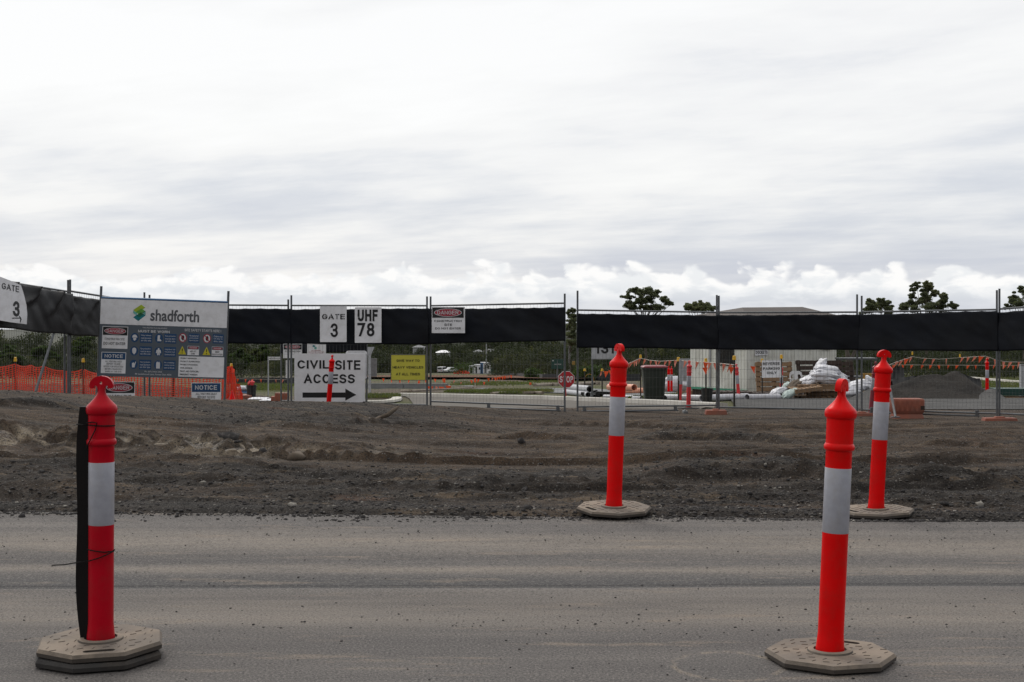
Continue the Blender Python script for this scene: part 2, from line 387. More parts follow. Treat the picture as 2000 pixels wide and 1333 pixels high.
# ------------------------------------------------------------------ ground materials
def road_material():
    m = bpy.data.materials.new('worn_asphalt'); m.use_nodes = True; nt = m.node_tree; g = NT(nt)
    b = nt.nodes['Principled BSDF']; b.inputs['Specular IOR Level'].default_value = 0.3
    pos = g.n('ShaderNodeNewGeometry').outputs['Position']
    sp = g.n('ShaderNodeSeparateXYZ'); g.put(sp.inputs[0], pos); x, y, z = sp.outputs
    # long streaks along the traffic direction
    st = g.noise(g.xyz(g.m('MULTIPLY', x, 0.22), g.m('MULTIPLY', y, 2.4), 0.0), 1.0, 6, 0.6)
    st2 = g.noise(g.xyz(g.m('MULTIPLY', x, 1.3), g.m('MULTIPLY', y, 9.0), 3.0), 1.0, 6, 0.65)
    yy = g.m('MULTIPLY_ADD', g.m('SUBTRACT', g.noise(g.xyz(g.m('MULTIPLY', x, 0.35), y, 5.0), 1.0, 3), 0.5), 0.5, g.m('MULTIPLY_ADD', x, 0.02, y))
    def band(c, w): return g.m('SUBTRACT', 1.0, g.ss(g.m('ABSOLUTE', g.m('SUBTRACT', yy, c)), 0.0, w))
    dust = g.m('ADD', g.m('MULTIPLY', band(8.62, 0.62), 0.85), g.m('MULTIPLY', band(7.78, 0.20), 0.8))
    dust = g.m('ADD', dust, g.m('MULTIPLY', band(6.72, 0.65), 0.62))
    dust = g.m('MULTIPLY', dust, g.m('MULTIPLY_ADD', st2, 2.4, g.m('MULTIPLY_ADD', st, 1.0, -0.95)), clamp=True)
    base = g.ramp(st, [(0.30, (0.078, 0.071, 0.069)), (0.5, (0.118, 0.107, 0.101)), (0.70, (0.180, 0.162, 0.147))])
    col = g.mix(g.m('MULTIPLY', dust, 0.9), base, (0.255, 0.218, 0.180))
    # paving joint: a coarse darker strip and its edge
    yj = g.m('MULTIPLY_ADD', g.m('SUBTRACT', g.noise(g.xyz(g.m('MULTIPLY', x, 2.0), 0.0, 8.0), 1.0, 4), 0.5), 0.05, g.m('MULTIPLY_ADD', x, -0.012, y))
    strip = g.m('MULTIPLY', g.ss(yj, 7.26, 7.275), g.ss(yj, 7.72, 7.40))
    col = g.mix(g.m('MULTIPLY', strip, 0.88), col, (0.062, 0.060, 0.061))
    joint = g.m('SUBTRACT', 1.0, g.ss(g.m('ABSOLUTE', g.m('SUBTRACT', yj, 7.29)), 0.01, 0.07))
    col = g.mix(g.m('MULTIPLY', joint, 0.42), col, (0.045, 0.044, 0.046))
    # blotches of tracked mud
    bl = g.ss(g.noise(g.xyz(g.m('MULTIPLY', x, 0.9), g.m('MULTIPLY', y, 4.5), 11.0), 1.0, 8, 0.72), 0.54, 0.68)
    col = g.mix(g.m('MULTIPLY', bl, 0.7), col, (0.27, 0.215, 0.165))
    # ring left by a bollard foot that stood here
    rx, ry = g.m('SUBTRACT', x, 0.86), g.m('SUBTRACT', y, 5.675)
    wob = g.noise(g.xyz(g.m('MULTIPLY', x, 4.0), g.m('MULTIPLY', y, 4.0), 2.0), 1.0, 4)
    rr = g.m('ADD', g.m('SQRT', g.m('ADD', g.m('MULTIPLY', rx, rx), g.m('MULTIPLY', ry, ry))), g.m('MULTIPLY', g.m('SUBTRACT', wob, 0.5), 0.09))
    ring = g.m('SUBTRACT', 1.0, g.ss(g.m('ABSOLUTE', g.m('SUBTRACT', rr, 0.222)), 0.005, 0.022))
    rb = g.noise(pos, 9.0, 4, 0.7)
    col = g.mix(g.m('MULTIPLY', ring, g.ss(rb, 0.40, 0.62)), col, (0.26, 0.215, 0.168))
    col = g.mix(g.m('MULTIPLY', g.ss(rr, 0.2, 0.17), 0.35), col, (0.09, 0.085, 0.082))
    # aggregate speckle
    ag = g.noise(pos, 88.0, 3, 0.85)
    col = g.mix(g.ss(ag, 0.50, 0.64, 0.0, 0.85), col, (0.036, 0.035, 0.036))
    col = g.mix(g.ss(ag, 0.47, 0.34, 0.0, 0.7), col, (0.27, 0.25, 0.23))
    ag2 = g.noise(pos, 48.0, 4, 0.75)
    col = g.mix(g.ss(ag2, 0.58, 0.72, 0.0, 0.5), col, (0.07, 0.066, 0.064))
    g.put(b.inputs['Base Color'], col)
    b.inputs['Roughness'].default_value = 0.88
    bp = g.n('ShaderNodeBump'); bp.inputs['Strength'].default_value = 0.9; bp.inputs['Distance'].default_value = 0.01
    hh = g.m('MULTIPLY_ADD', strip, 0.6, g.m('MULTIPLY_ADD', ag, 1.0, ag2))
    g.put(bp.inputs['Height'], g.m('MULTIPLY_ADD', joint, -2.5, hh)); nt.links.new(bp.outputs[0], b.inputs['Normal'])
    return m

def dirt_material():
    m = bpy.data.materials.new('muddy_dirt'); m.use_nodes = True; nt = m.node_tree; g = NT(nt)
    b = nt.nodes['Principled BSDF']; b.inputs['Specular IOR Level'].default_value = 0.3
    pos = g.n('ShaderNodeNewGeometry').outputs['Position']
    sp = g.n('ShaderNodeSeparateXYZ'); g.put(sp.inputs[0], pos); x, y, z = sp.outputs
    st = g.noise(g.xyz(g.m('MULTIPLY', x, 0.35), g.m('MULTIPLY', y, 1.1), 0.0), 1.0, 7, 0.62)
    st2 = g.noise(g.xyz(g.m('MULTIPLY', x, 1.2), g.m('MULTIPLY', y, 4.2), 6.0), 1.0, 7, 0.65)
    brown = g.mix(g.ss(st2, 0.35, 0.65), (0.152, 0.102, 0.065), (0.056, 0.037, 0.025))
    gravel = g.mix(g.ss(st2, 0.35, 0.65), (0.062, 0.050, 0.041), (0.023, 0.0185, 0.0155))
    at = g.n('ShaderNodeAttribute', attribute_name='gravel').outputs['Fac']
    col = g.mix(g.m('ADD', g.m('MULTIPLY', at, 0.95), g.ss(st, 0.56, 0.44, 0.0, 0.45), clamp=True), brown, gravel)
    # pale dried clay and reddish patches
    clay = g.m('MULTIPLY', g.ss(g.noise(g.xyz(g.m('MULTIPLY', x, 0.8), g.m('MULTIPLY', y, 3.0), 21.0), 1.0, 8, 0.7), 0.54, 0.68), 0.75)
    col = g.mix(clay, col, (0.26, 0.19, 0.125))
    red = g.ss(g.noise(g.xyz(g.m('MULTIPLY', x, 0.6), g.m('MULTIPLY', y, 1.8), 31.0), 1.0, 7, 0.65), 0.60, 0.70)
    col = g.mix(g.m('MULTIPLY', red, 0.6), col, (0.160, 0.082, 0.050))
    mud = g.n('ShaderNodeAttribute', attribute_name='mud').outputs['Fac']
    slab = g.noise(g.xyz(g.m('MULTIPLY', x, 2.2), g.m('MULTIPLY', y, 4.5), 41.0), 1.0, 6, 0.65)
    col = g.mix(g.m('MULTIPLY', mud, g.ss(slab, 0.40, 0.55)), col, (0.48, 0.39, 0.28))
    # stones in the surface
    v = g.n('ShaderNodeTexVoronoi'); g.put(v.inputs['Vector'], pos); v.inputs['Scale'].default_value = 46.0
    vs = g.n('ShaderNodeSeparateXYZ'); g.put(vs.inputs[0], v.outputs['Color'])
    stone = g.m('MULTIPLY', g.ss(v.outputs['Distance'], 0.42, 0.30), g.ss(vs.outputs[0], 0.50, 0.54))
    scol = g.ramp(vs.outputs[1], [(0.0, (0.028, 0.027, 0.028)), (0.45, (0.06, 0.056, 0.053)), (0.75, (0.14, 0.13, 0.12)), (0.92, (0.22, 0.205, 0.19)), (1.0, (0.42, 0.39, 0.36))])
    col = g.mix(g.m('MULTIPLY', stone, 0.8), col, scol)
    fine = g.noise(pos, 62.0, 4, 0.85)
    col = g.mix(g.ss(fine, 0.5, 0.66, 0.0, 0.85), col, (0.022, 0.019, 0.018))
    col = g.mix(g.ss(fine, 0.46, 0.33, 0.0, 0.6), col, (0.23, 0.20, 0.17))
    g.put(b.inputs['Base Color'], col)
    g.put(b.inputs['Roughness'], g.m('MULTIPLY_ADD', mud, -0.45, 0.92))
    bp = g.n('ShaderNodeBump'); bp.inputs['Strength'].default_value = 1.0; bp.inputs['Distance'].default_value = 0.035
    hh = g.m('MULTIPLY_ADD', stone, 0.8, g.m('MULTIPLY_ADD', g.noise(pos, 22.0, 6, 0.8), 2.4, fine))
    g.put(bp.inputs['Height'], hh); nt.links.new(bp.outputs[0], b.inputs['Normal'])
    return m

def ground_material():
    m = bpy.data.materials.new('site_ground'); m.use_nodes = True; nt = m.node_tree; g = NT(nt)
    b = nt.nodes['Principled BSDF']; b.inputs['Specular IOR Level'].default_value = 0.2; b.inputs['Roughness'].default_value = 0.95
    pos = g.n('ShaderNodeNewGeometry').outputs['Position']
    sp = g.n('ShaderNodeSeparateXYZ'); g.put(sp.inputs[0], pos); x, y, z = sp.outputs
    n1 = g.noise(g.xyz(g.m('MULTIPLY', x, 0.09), g.m('MULTIPLY', y, 0.035), 0.0), 1.0, 6, 0.6)
    n2 = g.noise(pos, 0.9, 7, 0.7)
    soil = g.mix(g.ss(n2, 0.3, 0.7), (0.115, 0.088, 0.066), (0.065, 0.052, 0.042))
    grass = g.mix(g.ss(n2, 0.3, 0.7), (0.085, 0.098, 0.026), (0.060, 0.064, 0.024))
    col = g.mix(g.ss(g.m('MULTIPLY_ADD', n2, 0.5, n1), 0.66, 0.80), soil, grass)
    g.put(b.inputs['Base Color'], col)
    bp = g.n('ShaderNodeBump'); bp.inputs['Strength'].default_value = 0.8; bp.inputs['Distance'].default_value = 0.08
    g.put(bp.inputs['Height'], g.noise(pos, 5.0, 6, 0.7)); nt.links.new(bp.outputs[0], b.inputs['Normal'])
    return m
def speckled(name, c1, c2, c3, sc, bump=0.5, dist=0.02):
    m = bpy.data.materials.new(name); m.use_nodes = True; nt = m.node_tree; g = NT(nt)
    b = nt.nodes['Principled BSDF']; b.inputs['Specular IOR Level'].default_value = 0.07; b.inputs['Roughness'].default_value = 0.95
    pos = g.n('ShaderNodeNewGeometry').outputs['Position']
    a = g.noise(pos, sc, 4, 0.75); n2 = g.noise(pos, 0.8, 5, 0.6)
    col = g.mix(g.ss(n2, 0.35, 0.65), c1, c2); col = g.mix(g.ss(a, 0.52, 0.66), col, c3)
    g.put(b.inputs['Base Color'], col)
    bp = g.n('ShaderNodeBump'); bp.inputs['Strength'].default_value = bump; bp.inputs['Distance'].default_value = dist
    g.put(bp.inputs['Height'], a); nt.links.new(bp.outputs[0], b.inputs['Normal'])
    return m
M['road'] = road_material(); M['dirt'] = dirt_material(); M['ground'] = ground_material()
M['gravelpad'] = speckled('grey_crushed_rock', (0.112, 0.110, 0.108), (0.080, 0.079, 0.078), (0.040, 0.040, 0.042), 22, 0.7, 0.03)
M['heap'] = speckled('dark_road_base', (0.046, 0.0415, 0.0375), (0.027, 0.0250, 0.0235), (0.013, 0.0125, 0.012), 14, 1.0, 0.06)
M['street'] = speckled('grey_street_asphalt', (0.155, 0.142, 0.126), (0.130, 0.120, 0.108), (0.12, 0.115, 0.11), 18, 0.2, 0.01)
M['farstreet'] = speckled('pale_street_asphalt', (0.215, 0.22, 0.225), (0.18, 0.185, 0.19), (0.17, 0.17, 0.17), 12, 0.2, 0.01)
M['soil'] = speckled('red_brown_soil', (0.16, 0.085, 0.055), (0.12, 0.07, 0.048), (0.07, 0.048, 0.036), 3, 0.6, 0.06)
M['stone'] = speckled('loose_stone', (0.062, 0.059, 0.058), (0.040, 0.038, 0.038), (0.12, 0.11, 0.105), 20, 0.3, 0.01)
M['chip'] = speckled('pale_chip', (0.24, 0.225, 0.20), (0.19, 0.175, 0.155), (0.33, 0.31, 0.28), 20, 0.2, 0.01)
def leaf_material(name, c1, c2, c3):
    m = bpy.data.materials.new(name); m.use_nodes = True; nt = m.node_tree; g = NT(nt)
    b = nt.nodes['Principled BSDF']; b.inputs['Roughness'].default_value = 0.6; b.inputs['Specular IOR Level'].default_value = 0.25
    pos = g.n('ShaderNodeNewGeometry').outputs['Position']
    n1 = g.noise(pos, 0.16, 3, 0.6); n2 = g.noise(pos, 1.7, 3, 0.7)
    col = g.mix(g.ss(n2, 0.35, 0.65), c1, c2); col = g.mix(g.ss(n1, 0.55, 0.68), col, c3)
    g.put(b.inputs['Base Color'], col)
    # thin leaves let some of the sky behind them through
    tr = g.n('ShaderNodeBsdfTranslucent'); g.put(tr.inputs[0], g.mix(1.0, col, (1.25, 1.35, 0.8), 'MULTIPLY'))
    mx = g.n('ShaderNodeMixShader'); mx.inputs[0].default_value = 0.38
    nt.links.new(b.outputs[0], mx.inputs[1]); nt.links.new(tr.outputs[0], mx.inputs[2])
    nt.links.new(mx.outputs[0], nt.nodes['Material Output'].inputs[0])
    return m
M['leaf'] = leaf_material('gum_leaves', (0.130, 0.145, 0.085), (0.085, 0.098, 0.058), (0.165, 0.172, 0.100))
M['wood_leaf'] = leaf_material('bushland_leaves', (0.034, 0.043, 0.020), (0.016, 0.021, 0.011), (0.080, 0.082, 0.032))
M['bush_leaf'] = leaf_material('bush_leaves', (0.058, 0.088, 0.028), (0.032, 0.050, 0.016), (0.085, 0.10, 0.035))
M['ridge'] = leaf_material('wooded_ridge', (0.034, 0.046, 0.022), (0.020, 0.028, 0.014), (0.050, 0.060, 0.026))
M['grass'] = leaf_material('grass_blades', (0.092, 0.112, 0.030), (0.062, 0.076, 0.024), (0.135, 0.118, 0.055))

# ------------------------------------------------------------------ ground sheets
def build_ground():
    ys = np.concatenate([np.linspace(-80, 8, 12), np.linspace(9, 34, 60), np.linspace(34.5, 110, 160), np.geomspace(112, 620, 70), np.geomspace(660, 4000, 14)])
    xs = np.concatenate([-np.geomspace(4000, 40, 20), np.linspace(-38, 38, 110), np.geomspace(40, 4000, 20)])
    Xg, Yg = np.meshgrid(xs, ys)
    Z = gf(Yg) + 0
    near = sstep(Yg, 32.6, 30.5)
    near[Yg < 30.5] = 1.0
    Z = Z - 0.30 * near
    Z = Z + (fbm(Xg * .35, Yg * .22, 3, 4) * 0.16) * sstep(Yg, 58, 75) * sstep(Yg, 300, 120)
    v = np.stack([Xg.ravel(), Yg.ravel(), Z.ravel()], 1)
    struct(np_mesh('ground', v, grid_faces(len(xs), len(ys)), M['ground'], smooth=True))
build_ground()

def edge_y(x): return 9.93 - 0.066 * (np.asarray(x) + 3.6) + 0.10 * vnoise(np.asarray(x) * .7, 0 * np.asarray(x), 4)
def build_road():
    xs = np.linspace(-60, 60, 120); ys = np.linspace(-14, 10.9, 60)
    Xg, Yg = np.meshgrid(xs, ys)
    Yg = -14 + (Yg + 14) / 24.9 * (np.clip(edge_y(np.clip(Xg, -17, 17)), 9, 11) + .06 + 14)
    Z = np.where(Yg > 7.275, -0.006, 0.0) + fbm(Xg * .4, Yg * .5, 9, 2) * 0.006
    struct(np_mesh('road', np.stack([Xg.ravel(), Yg.ravel(), Z.ravel()], 1), grid_faces(len(xs), len(ys)), M['road'], smooth=True))
build_road()

def yat(px, py):
    """where a photo point lies on the unrutted verge"""
    lo, hi = 9.3, 31.0
    for _ in range(40):
        m = (lo + hi) / 2; r = HY + (H - float(dirt_base(X(px, m), m))) / m * F
        if r > py: lo = m
        else: hi = m
    return X(px, lo), lo
def dirt_height(x, Y):
    """heaped, rutted dirt; returns z, gravel mask, mud mask"""
    b = dirt_base(x, Y)
    e = Y - edge_y(x)
    grav = np.zeros_like(x); mud = np.zeros_like(x)
    amp = sstep(e, 0.0, 1.0)
    calm = 1 - .75 * sstep(Y, np.interp(x, CRX, CRY) - 5.5, np.interp(x, CRX, CRY) - 1.0)
    amp = amp * calm
    z = b + amp * (fbm(x * .16, Y * .8, 21, 2, .5) * 0.07)
    # wheel ruts running along the road, drifting a little
    yy = Y + fbm(x * .12, Y * .1, 31, 3) * 1.6
    ridg = 1 - np.abs(fbm(x * .10, yy * 1.15, 33, 3, .5)) * 2.4
    z += amp * np.clip(ridg - .72, 0, 1) * 0.13
    cut = 1 - np.abs(fbm(x * .09 + 7, yy * .8, 37, 2, .5)) * 2.6
    z -= amp * np.clip(cut - .8, 0, 1) * 0.20
    # narrow crumbly berms and wheel lines
    b1 = 1 - np.abs(fbm(x * .10 + 3, yy * 2.0, 45, 2, .5) + .05 * fbm(x * 1.2, Y * 2, 49, 3)) * 6.0
    z += amp * np.clip(b1, 0, 1) ** 1.5 * 0.095 * (.55 + .9 * vnoise(x * .25, Y * .8, 46))
    b2 = 1 - np.abs(fbm(x * .12 + 5, (yy - x * .06) * 3.6, 47, 2, .5) + .05 * fbm(x * 1.5, Y * 3, 44, 3)) * 6.0
    z -= amp * np.clip(b2, 0, 1) * 0.028 * (.5 + vnoise(x * .4, Y * .9, 48))
    # diagonal tyre marks on the near apron
    di = np.sin((Y * 1.0 - x * .16 + fbm(x * .3, Y * .4, 41, 3) * .5) * 21)
    z += sstep(e, .1, .8) * sstep(Y, 14.5, 12.5) * di * 0.013 * (0.5 + vnoise(x * .4, Y * .6, 43))
    # long windrow edges and rut lips, given where they run in the photo
    def lip(pts, w, h, gr=0.0, seed=0, steep=1.6):
        nonlocal z, grav
        q = [yat(*p) for p in pts]; xs_ = [a for a, b in q]; ys_ = [b for a, b in q]
        yc = np.interp(x, xs_, ys_) + vnoise(x * 1.4, 0 * x, 250 + seed) * .12 + vnoise(x * 5, 0 * x, 251 + seed) * .05
        d = Y - yc
        prof = np.where(d < 0, np.exp(-(d / (w * .26 / steep)) ** 2), np.exp(-(d / (w * 1.3)) ** 2))
        k = prof * sstep(x, xs_[0] - .2, xs_[0] + .7) * sstep(x, xs_[-1] + .2, xs_[-1] - .7) * (.9 + .5 * vnoise(x * .8, 0 * x, 252 + seed))
        z = z + k * h * .85; grav = np.maximum(grav, np.clip(k * gr * 1.4, 0, 1)); grav = grav * (1 - (1 - gr) * .7 * np.clip(k, 0, 1) * (gr < .3))
    for n_, (pts, w, h, gr) in enumerate((
            ([(215, 786), (330, 789), (490, 802)], .9, .15, .7), ([(-60, 792), (60, 795), (170, 800)], .6, .12, .7), ([(225, 884), (380, 880), (540, 890)], .45, .07, .9), ([(-60, 934), (90, 915), (250, 903)], .35, .05, .7),
            ([(220, 930), (340, 908), (540, 898)], .4, .06, .6), ([(60, 968), (260, 944), (470, 938), (620, 924)], .35, .06, .8), ([(-40, 985), (150, 962)], .3, .05, .8), ([(620, 896), (780, 894), (970, 899)], .35, .06, .2),
            ([(800, 950), (900, 940), (1010, 926)], .4, .10, 1.0), ([(650, 934), (740, 925)], .35, .07, 1.0), ([(740, 934), (830, 930)], .3, .09, 1.0), ([(930, 862), (1020, 860), (1180, 866)], .35, .10, .1), ([(640, 838), (780, 832), (930, 842)], .6, .12, .1),
            ([(1220, 866), (1320, 862), (1450, 864), (1610, 872)], .6, .15, .5), ([(1740, 872), (1880, 874), (2060, 886)], .5, .11, .1), ([(1240, 934), (1360, 926), (1500, 925), (1640, 932), (1760, 940), (1990, 952)], .85, .19, 1.0),
            ([(1230, 902), (1420, 896), (1600, 895)], .3, .05, .1), ([(1680, 905), (1830, 900), (1990, 907)], .35, .06, .1), ([(1250, 842), (1500, 838), (1700, 844)], .4, .05, .1), ([(1780, 845), (2040, 850)], .4, .06, .1), ([(1020, 822), (1240, 826), (1420, 824)], .5, .05, .2),
            ([(520, 812), (700, 815), (860, 812)], .5, .06, .4), ([(300, 866), (460, 858), (640, 864)], .4, .08, .2), ([(1000, 905), (1140, 910)], .3, .05, .2))):
        lip(pts, w, h, gr, n_ * 5)
    # churned clay band on the left
    mb = np.exp(-((Y - (15.55 + .03 * x)) / .85) ** 2) * sstep(x, X(1000, 15.5), X(560, 15.5))
    ch = fbm(x * 1.5, Y * 2.2, 71, 5, .6)
    z += mb * (np.clip(ch, -.25, .5) * 0.32 - .02)
    mud = np.clip(mb * 1.5, 0, 1) * sstep(ch, .40, -.05)
    # loose aggregate thrown up along the seal
    eb = np.exp(-((e - .22) / .22) ** 2)
    grav = np.maximum(grav, np.clip(sstep(e, .9, .05) * .75, 0, 1))
    apron = sstep(Y, 13.9, 12.9) * sstep(fbm(x * .35, Y * .9, 61, 4, .55) + .25 * sstep(x, 1.5, 4.5), -.42, -.05)
    grav = np.maximum(grav, .85 * apron)
    grav = np.maximum(grav, .8 * sstep(Y, 18.2, 19.2) * sstep(x, 1.0, -3.0) * sstep(fbm(x * .3, Y * .8, 63, 4), -.25, .1))
    z += eb * 0.028 * (1 + vnoise(x * 2, Y * 3, 81))
    # fine lumps
    lump = fbm(x * 3.2, Y * 6.5, 91, 4, .6)
    z += amp * np.clip(lump, -.3, .6) * (0.012 + .016 * grav + .05 * mb)
    z += amp * np.clip(fbm(x * 11, Y * 13, 95, 4, .65), -.2, .6) * (0.014 + .018 * grav + .03 * mb)
    z = np.where(e < 0.22, z - sstep(e, .22, -.08) * 0.075, z)
    z += sstep(Y, 31.0, 33.2) * -0.05
    return z, grav, mud
def build_dirt():
    xs = np.linspace(-17, 17, 900)
    ys = [9.05]
    while ys[-1] < 33.6: ys.append(ys[-1] + .024 + (ys[-1] - 9) * .0022)
    ys = np.array(ys)
    Xg, Yg = np.meshgrid(xs, ys)
    z, gr, mu = dirt_height(Xg, Yg)
    o = np_mesh('dirt_verge', np.stack([Xg.ravel(), Yg.ravel(), z.ravel()], 1), grid_faces(len(xs), len(ys)), M['dirt'], smooth=True)
    for nme, arr in (('gravel', gr), ('mud', mu)):
        a = o.data.attributes.new(nme, 'FLOAT', 'POINT'); a.data.foreach_set('value', arr.ravel().astype(np.float32))
    struct(o)
    return xs, ys, z, gr
DX, DY, DZ, DG = build_dirt()
def dirt_z(x, Y):
    i = np.clip(np.searchsorted(DX, x), 1, len(DX) - 1); j = np.clip(np.searchsorted(DY, Y), 1, len(DY) - 1)
    tx = np.clip((x - DX[i - 1]) / (DX[i] - DX[i - 1]), 0, 1); ty = np.clip((Y - DY[j - 1]) / (DY[j] - DY[j - 1]), 0, 1)
    return (DZ[j - 1, i - 1] * (1 - tx) + DZ[j - 1, i] * tx) * (1 - ty) + (DZ[j, i - 1] * (1 - tx) + DZ[j, i] * tx) * ty
def at_ground(x, Y): return float(dirt_z(np.array(x), np.array(Y))) if 10 < Y < 32.6 else float(gf(Y))

_t = (1 + 5 ** .5) / 2
ICO = np.array([(-1, _t, 0), (1, _t, 0), (-1, -_t, 0), (1, -_t, 0), (0, -1, _t), (0, 1, _t), (0, -1, -_t), (0, 1, -_t), (_t, 0, -1), (_t, 0, 1), (-_t, 0, -1), (-_t, 0, 1)]) / 1.9
ICF = np.array([(0, 11, 5), (0, 5, 1), (0, 1, 7), (0, 7, 10), (0, 10, 11), (1, 5, 9), (5, 11, 4), (11, 10, 2), (10, 7, 6), (7, 1, 8), (3, 9, 4), (3, 4, 2), (3, 2, 6), (3, 6, 8), (3, 8, 9), (4, 9, 5), (2, 4, 11), (6, 2, 10), (8, 6, 7), (9, 8, 1)])
def stones(name, x, y, z, r, mat, flat=.65):
    n = len(x)
    k = 0.65 + 0.7 * nr.random((n, 12, 1))
    s = np.stack([1 + .5 * (nr.random(n) - .3), 1 + .5 * (nr.random(n) - .3), flat * (.7 + .6 * nr.random(n))], 1)[:, None, :]
    a = nr.random(n) * 6.28; c, sn = np.cos(a), np.sin(a)
    v = ICO[None] * k * s * r[:, None, None]
    vx = v[..., 0] * c[:, None] - v[..., 1] * sn[:, None]; vy = v[..., 0] * sn[:, None] + v[..., 1] * c[:, None]
    v = np.stack([vx + x[:, None], vy + y[:, None], v[..., 2] + z[:, None]], 2).reshape(-1, 3)
    f = (ICF[None] + (np.arange(n) * 12)[:, None, None]).reshape(-1, 3)
    return np_mesh(name, v, f, mat)
def scatter_stones():
    # aggregate over the verge, thick on the windrows and along the seal
    n = 210000
    Y = 9.5 + 22 * nr.random(n) ** 1.9; x = (nr.random(n) * 2 - 1) * (Y * .40 + 1.2)
    i = np.clip(np.searchsorted(DX, x), 0, len(DX) - 1); j = np.clip(np.searchsorted(DY, Y), 0, len(DY) - 1)
    g = DG[j, i]; e = Y - edge_y(x)
    p = (0.08 + .55 * g * (0.35 + np.clip(vnoise(x * .8, Y * 1.6, 5) + .4, 0, 1)) + (.25 + .6 * np.clip(vnoise(x * .5, 0 * x, 8) + .3, 0, 1)) * np.exp(-((e - .05) / .08) ** 2)) * (e > -.06) + .05 * np.exp(-((e + .12) / .14) ** 2) * (e > -.6)
    keep = nr.random(n) < p
    x, Y = x[keep], Y[keep]; r = 0.0032 + .012 * nr.random(len(x)) ** 4.0
    r *= np.where(nr.random(len(x)) < .005, 2.4, 1) * (1 + (Y - 9.5) * .012)
    lt = nr.random(len(x)) < .07
    stuff(stones('loose_gravel', x[~lt], Y[~lt], np.maximum(dirt_z(x[~lt], Y[~lt]), np.where(Y[~lt] < edge_y(x[~lt]) + .05, -.004, -9)) + r[~lt] * .2, r[~lt], M['stone']), 'loose grey aggregate strewn over the dirt verge', 'gravel')
    stuff(stones('pale_gravel', x[lt], Y[lt], np.maximum(dirt_z(x[lt], Y[lt]), np.where(Y[lt] < edge_y(x[lt]) + .05, -.004, -9)) + r[lt] * .2, r[lt] * .9, M['chip']), 'pale stone chips strewn among the dark aggregate', 'gravel')
    # grit on the asphalt
    n = 9500
    Y = 4.6 + 5.4 * nr.random(n); x = (nr.random(n) * 2 - 1) * (Y * .42)
    dens = np.exp(-((Y - 6.45) / .25) ** 2) * .9 + np.exp(-((Y - 8.9) / .35) ** 2) * .6 + np.exp(-((Y - 9.7) / .2) ** 2) * .9 + .18
    keep = nr.random(n) < dens; x, Y = x[keep], Y[keep]
    r = 0.0014 + .0050 * nr.random(len(x)) ** 6
    stuff(stones('road_grit', x, Y, r * .25, r, M['stone']), 'small dark stones scattered on the grey asphalt', 'gravel')
scatter_stones()
for k, (px, py, r, lab) in enumerate([(579, 876, .085, 'dark round stone alone on the brown dirt near the clay band'), (1018, 842, .06, 'small brown stone on flat dirt before the gate'),
                                 (447, 842, .11, 'dark clod of earth on the pale churned clay'), (512, 861, .06, 'pale stone at the front of the churned clay')]):
    Y = {0: 14.2, 1: 17.6, 2: 15.6, 3: 14.8}[k]; x = X(px, Y)
    o = stones('loose_rock', np.array([0.0]), np.array([0.0]), np.array([0.0]), np.array([r]), M['stone'] if k else M['hessian'], .8)
    o.location = (x, Y, at_ground(x, Y) + r * .35); tag(o, lab, 'rock', 'single rocks on the dirt')
def driftwood(name, pts, r, lab):
    tag(MB().path([Vector(p) for p in pts], r, 7).build(name, M['hessian'], smooth=True), lab, 'stick', 'dead wood lying about')
Y = 21.5
driftwood('dead_stick', [(X(a, Y + d), Y + d, at_ground(X(a, Y + d), Y + d) + .05 + h) for a, d, h in ((728, -.2, .0), (742, 0, .02), (757, 0, .05), (772, .1, .12), (779, .15, .16))], [.015, .03, .035, .03, .012], 'grey crooked stick lying on the dirt heap below the yellow sign')

# ------------------------------------------------------------------ street and kerbs inside the site
def drape(name, poly, mat, lift=0.012, cut=True):
    """flat paving laid on the falling ground; outline given on the ground in (photo column, photo row)"""
    bm = bmesh.new()
    pts = [G(*p) for p in poly]
    vs = [bm.verts.new((p.x, p.y, 0)) for p in pts]; bm.faces.new(vs)
    bmesh.ops.triangulate(bm, faces=bm.faces[:])
    ylo, yhi = min(p.y for p in pts), max(p.y for p in pts)
    xlo, xhi = min(p.x for p in pts), max(p.x for p in pts)
    for a, b, ax in ((ylo, yhi, 1), (xlo, xhi, 0)):
        n = int(min(46, (b - a) / (.8 if ax else 1.6)) + 1)
        for k in range(1, n):
            c = a + (b - a) * k / n; co = [0, 0, 0]; no = [0, 0, 0]; co[ax] = c; no[ax] = 1
            bmesh.ops.bisect_plane(bm, geom=bm.verts[:] + bm.edges[:] + bm.faces[:], plane_co=co, plane_no=no)
    for v in bm.verts: v.co.z = float(gf(v.co.y)) + lift + 0.02 - .22 * float(sstep(v.co.y, 32.2, 30.2))
    bmesh.ops.recalc_face_normals(bm, faces=bm.faces[:])
    me = bpy.data.meshes.new(name); bm.to_mesh(me); bm.free()
    for p in me.polygons:
        if p.normal.z < 0: p.flip()
    return struct(link(name, me, mat))
drape('site_street', [(786, 772.5), (900, 774), (1000, 776), (1100, 778.5), (1250, 786), (1340, 792), (1385, 797), (1360, 803), (1100, 805), (820, 806), (806, 790), (800, 781)], M['street'])
drape('side_street', [(925, 760), (1000, 757), (1060, 757.5), (1150, 760), (1260, 766), (1400, 771), (1400, 777), (1290, 776), (1170, 772), (1060, 768), (985, 763)], M['farstreet'])
drape('distant_road', [(690, 755), (800, 756.5), (925, 757.5), (925, 753.5), (690, 751)], M['concrete_grey'], 0.02)
drape('gravel_yard', [(1425, 781), (1560, 778), (1760, 778), (2080, 777), (2080, 802), (1700, 802), (1440, 801)], M['gravelpad'], 0.03)
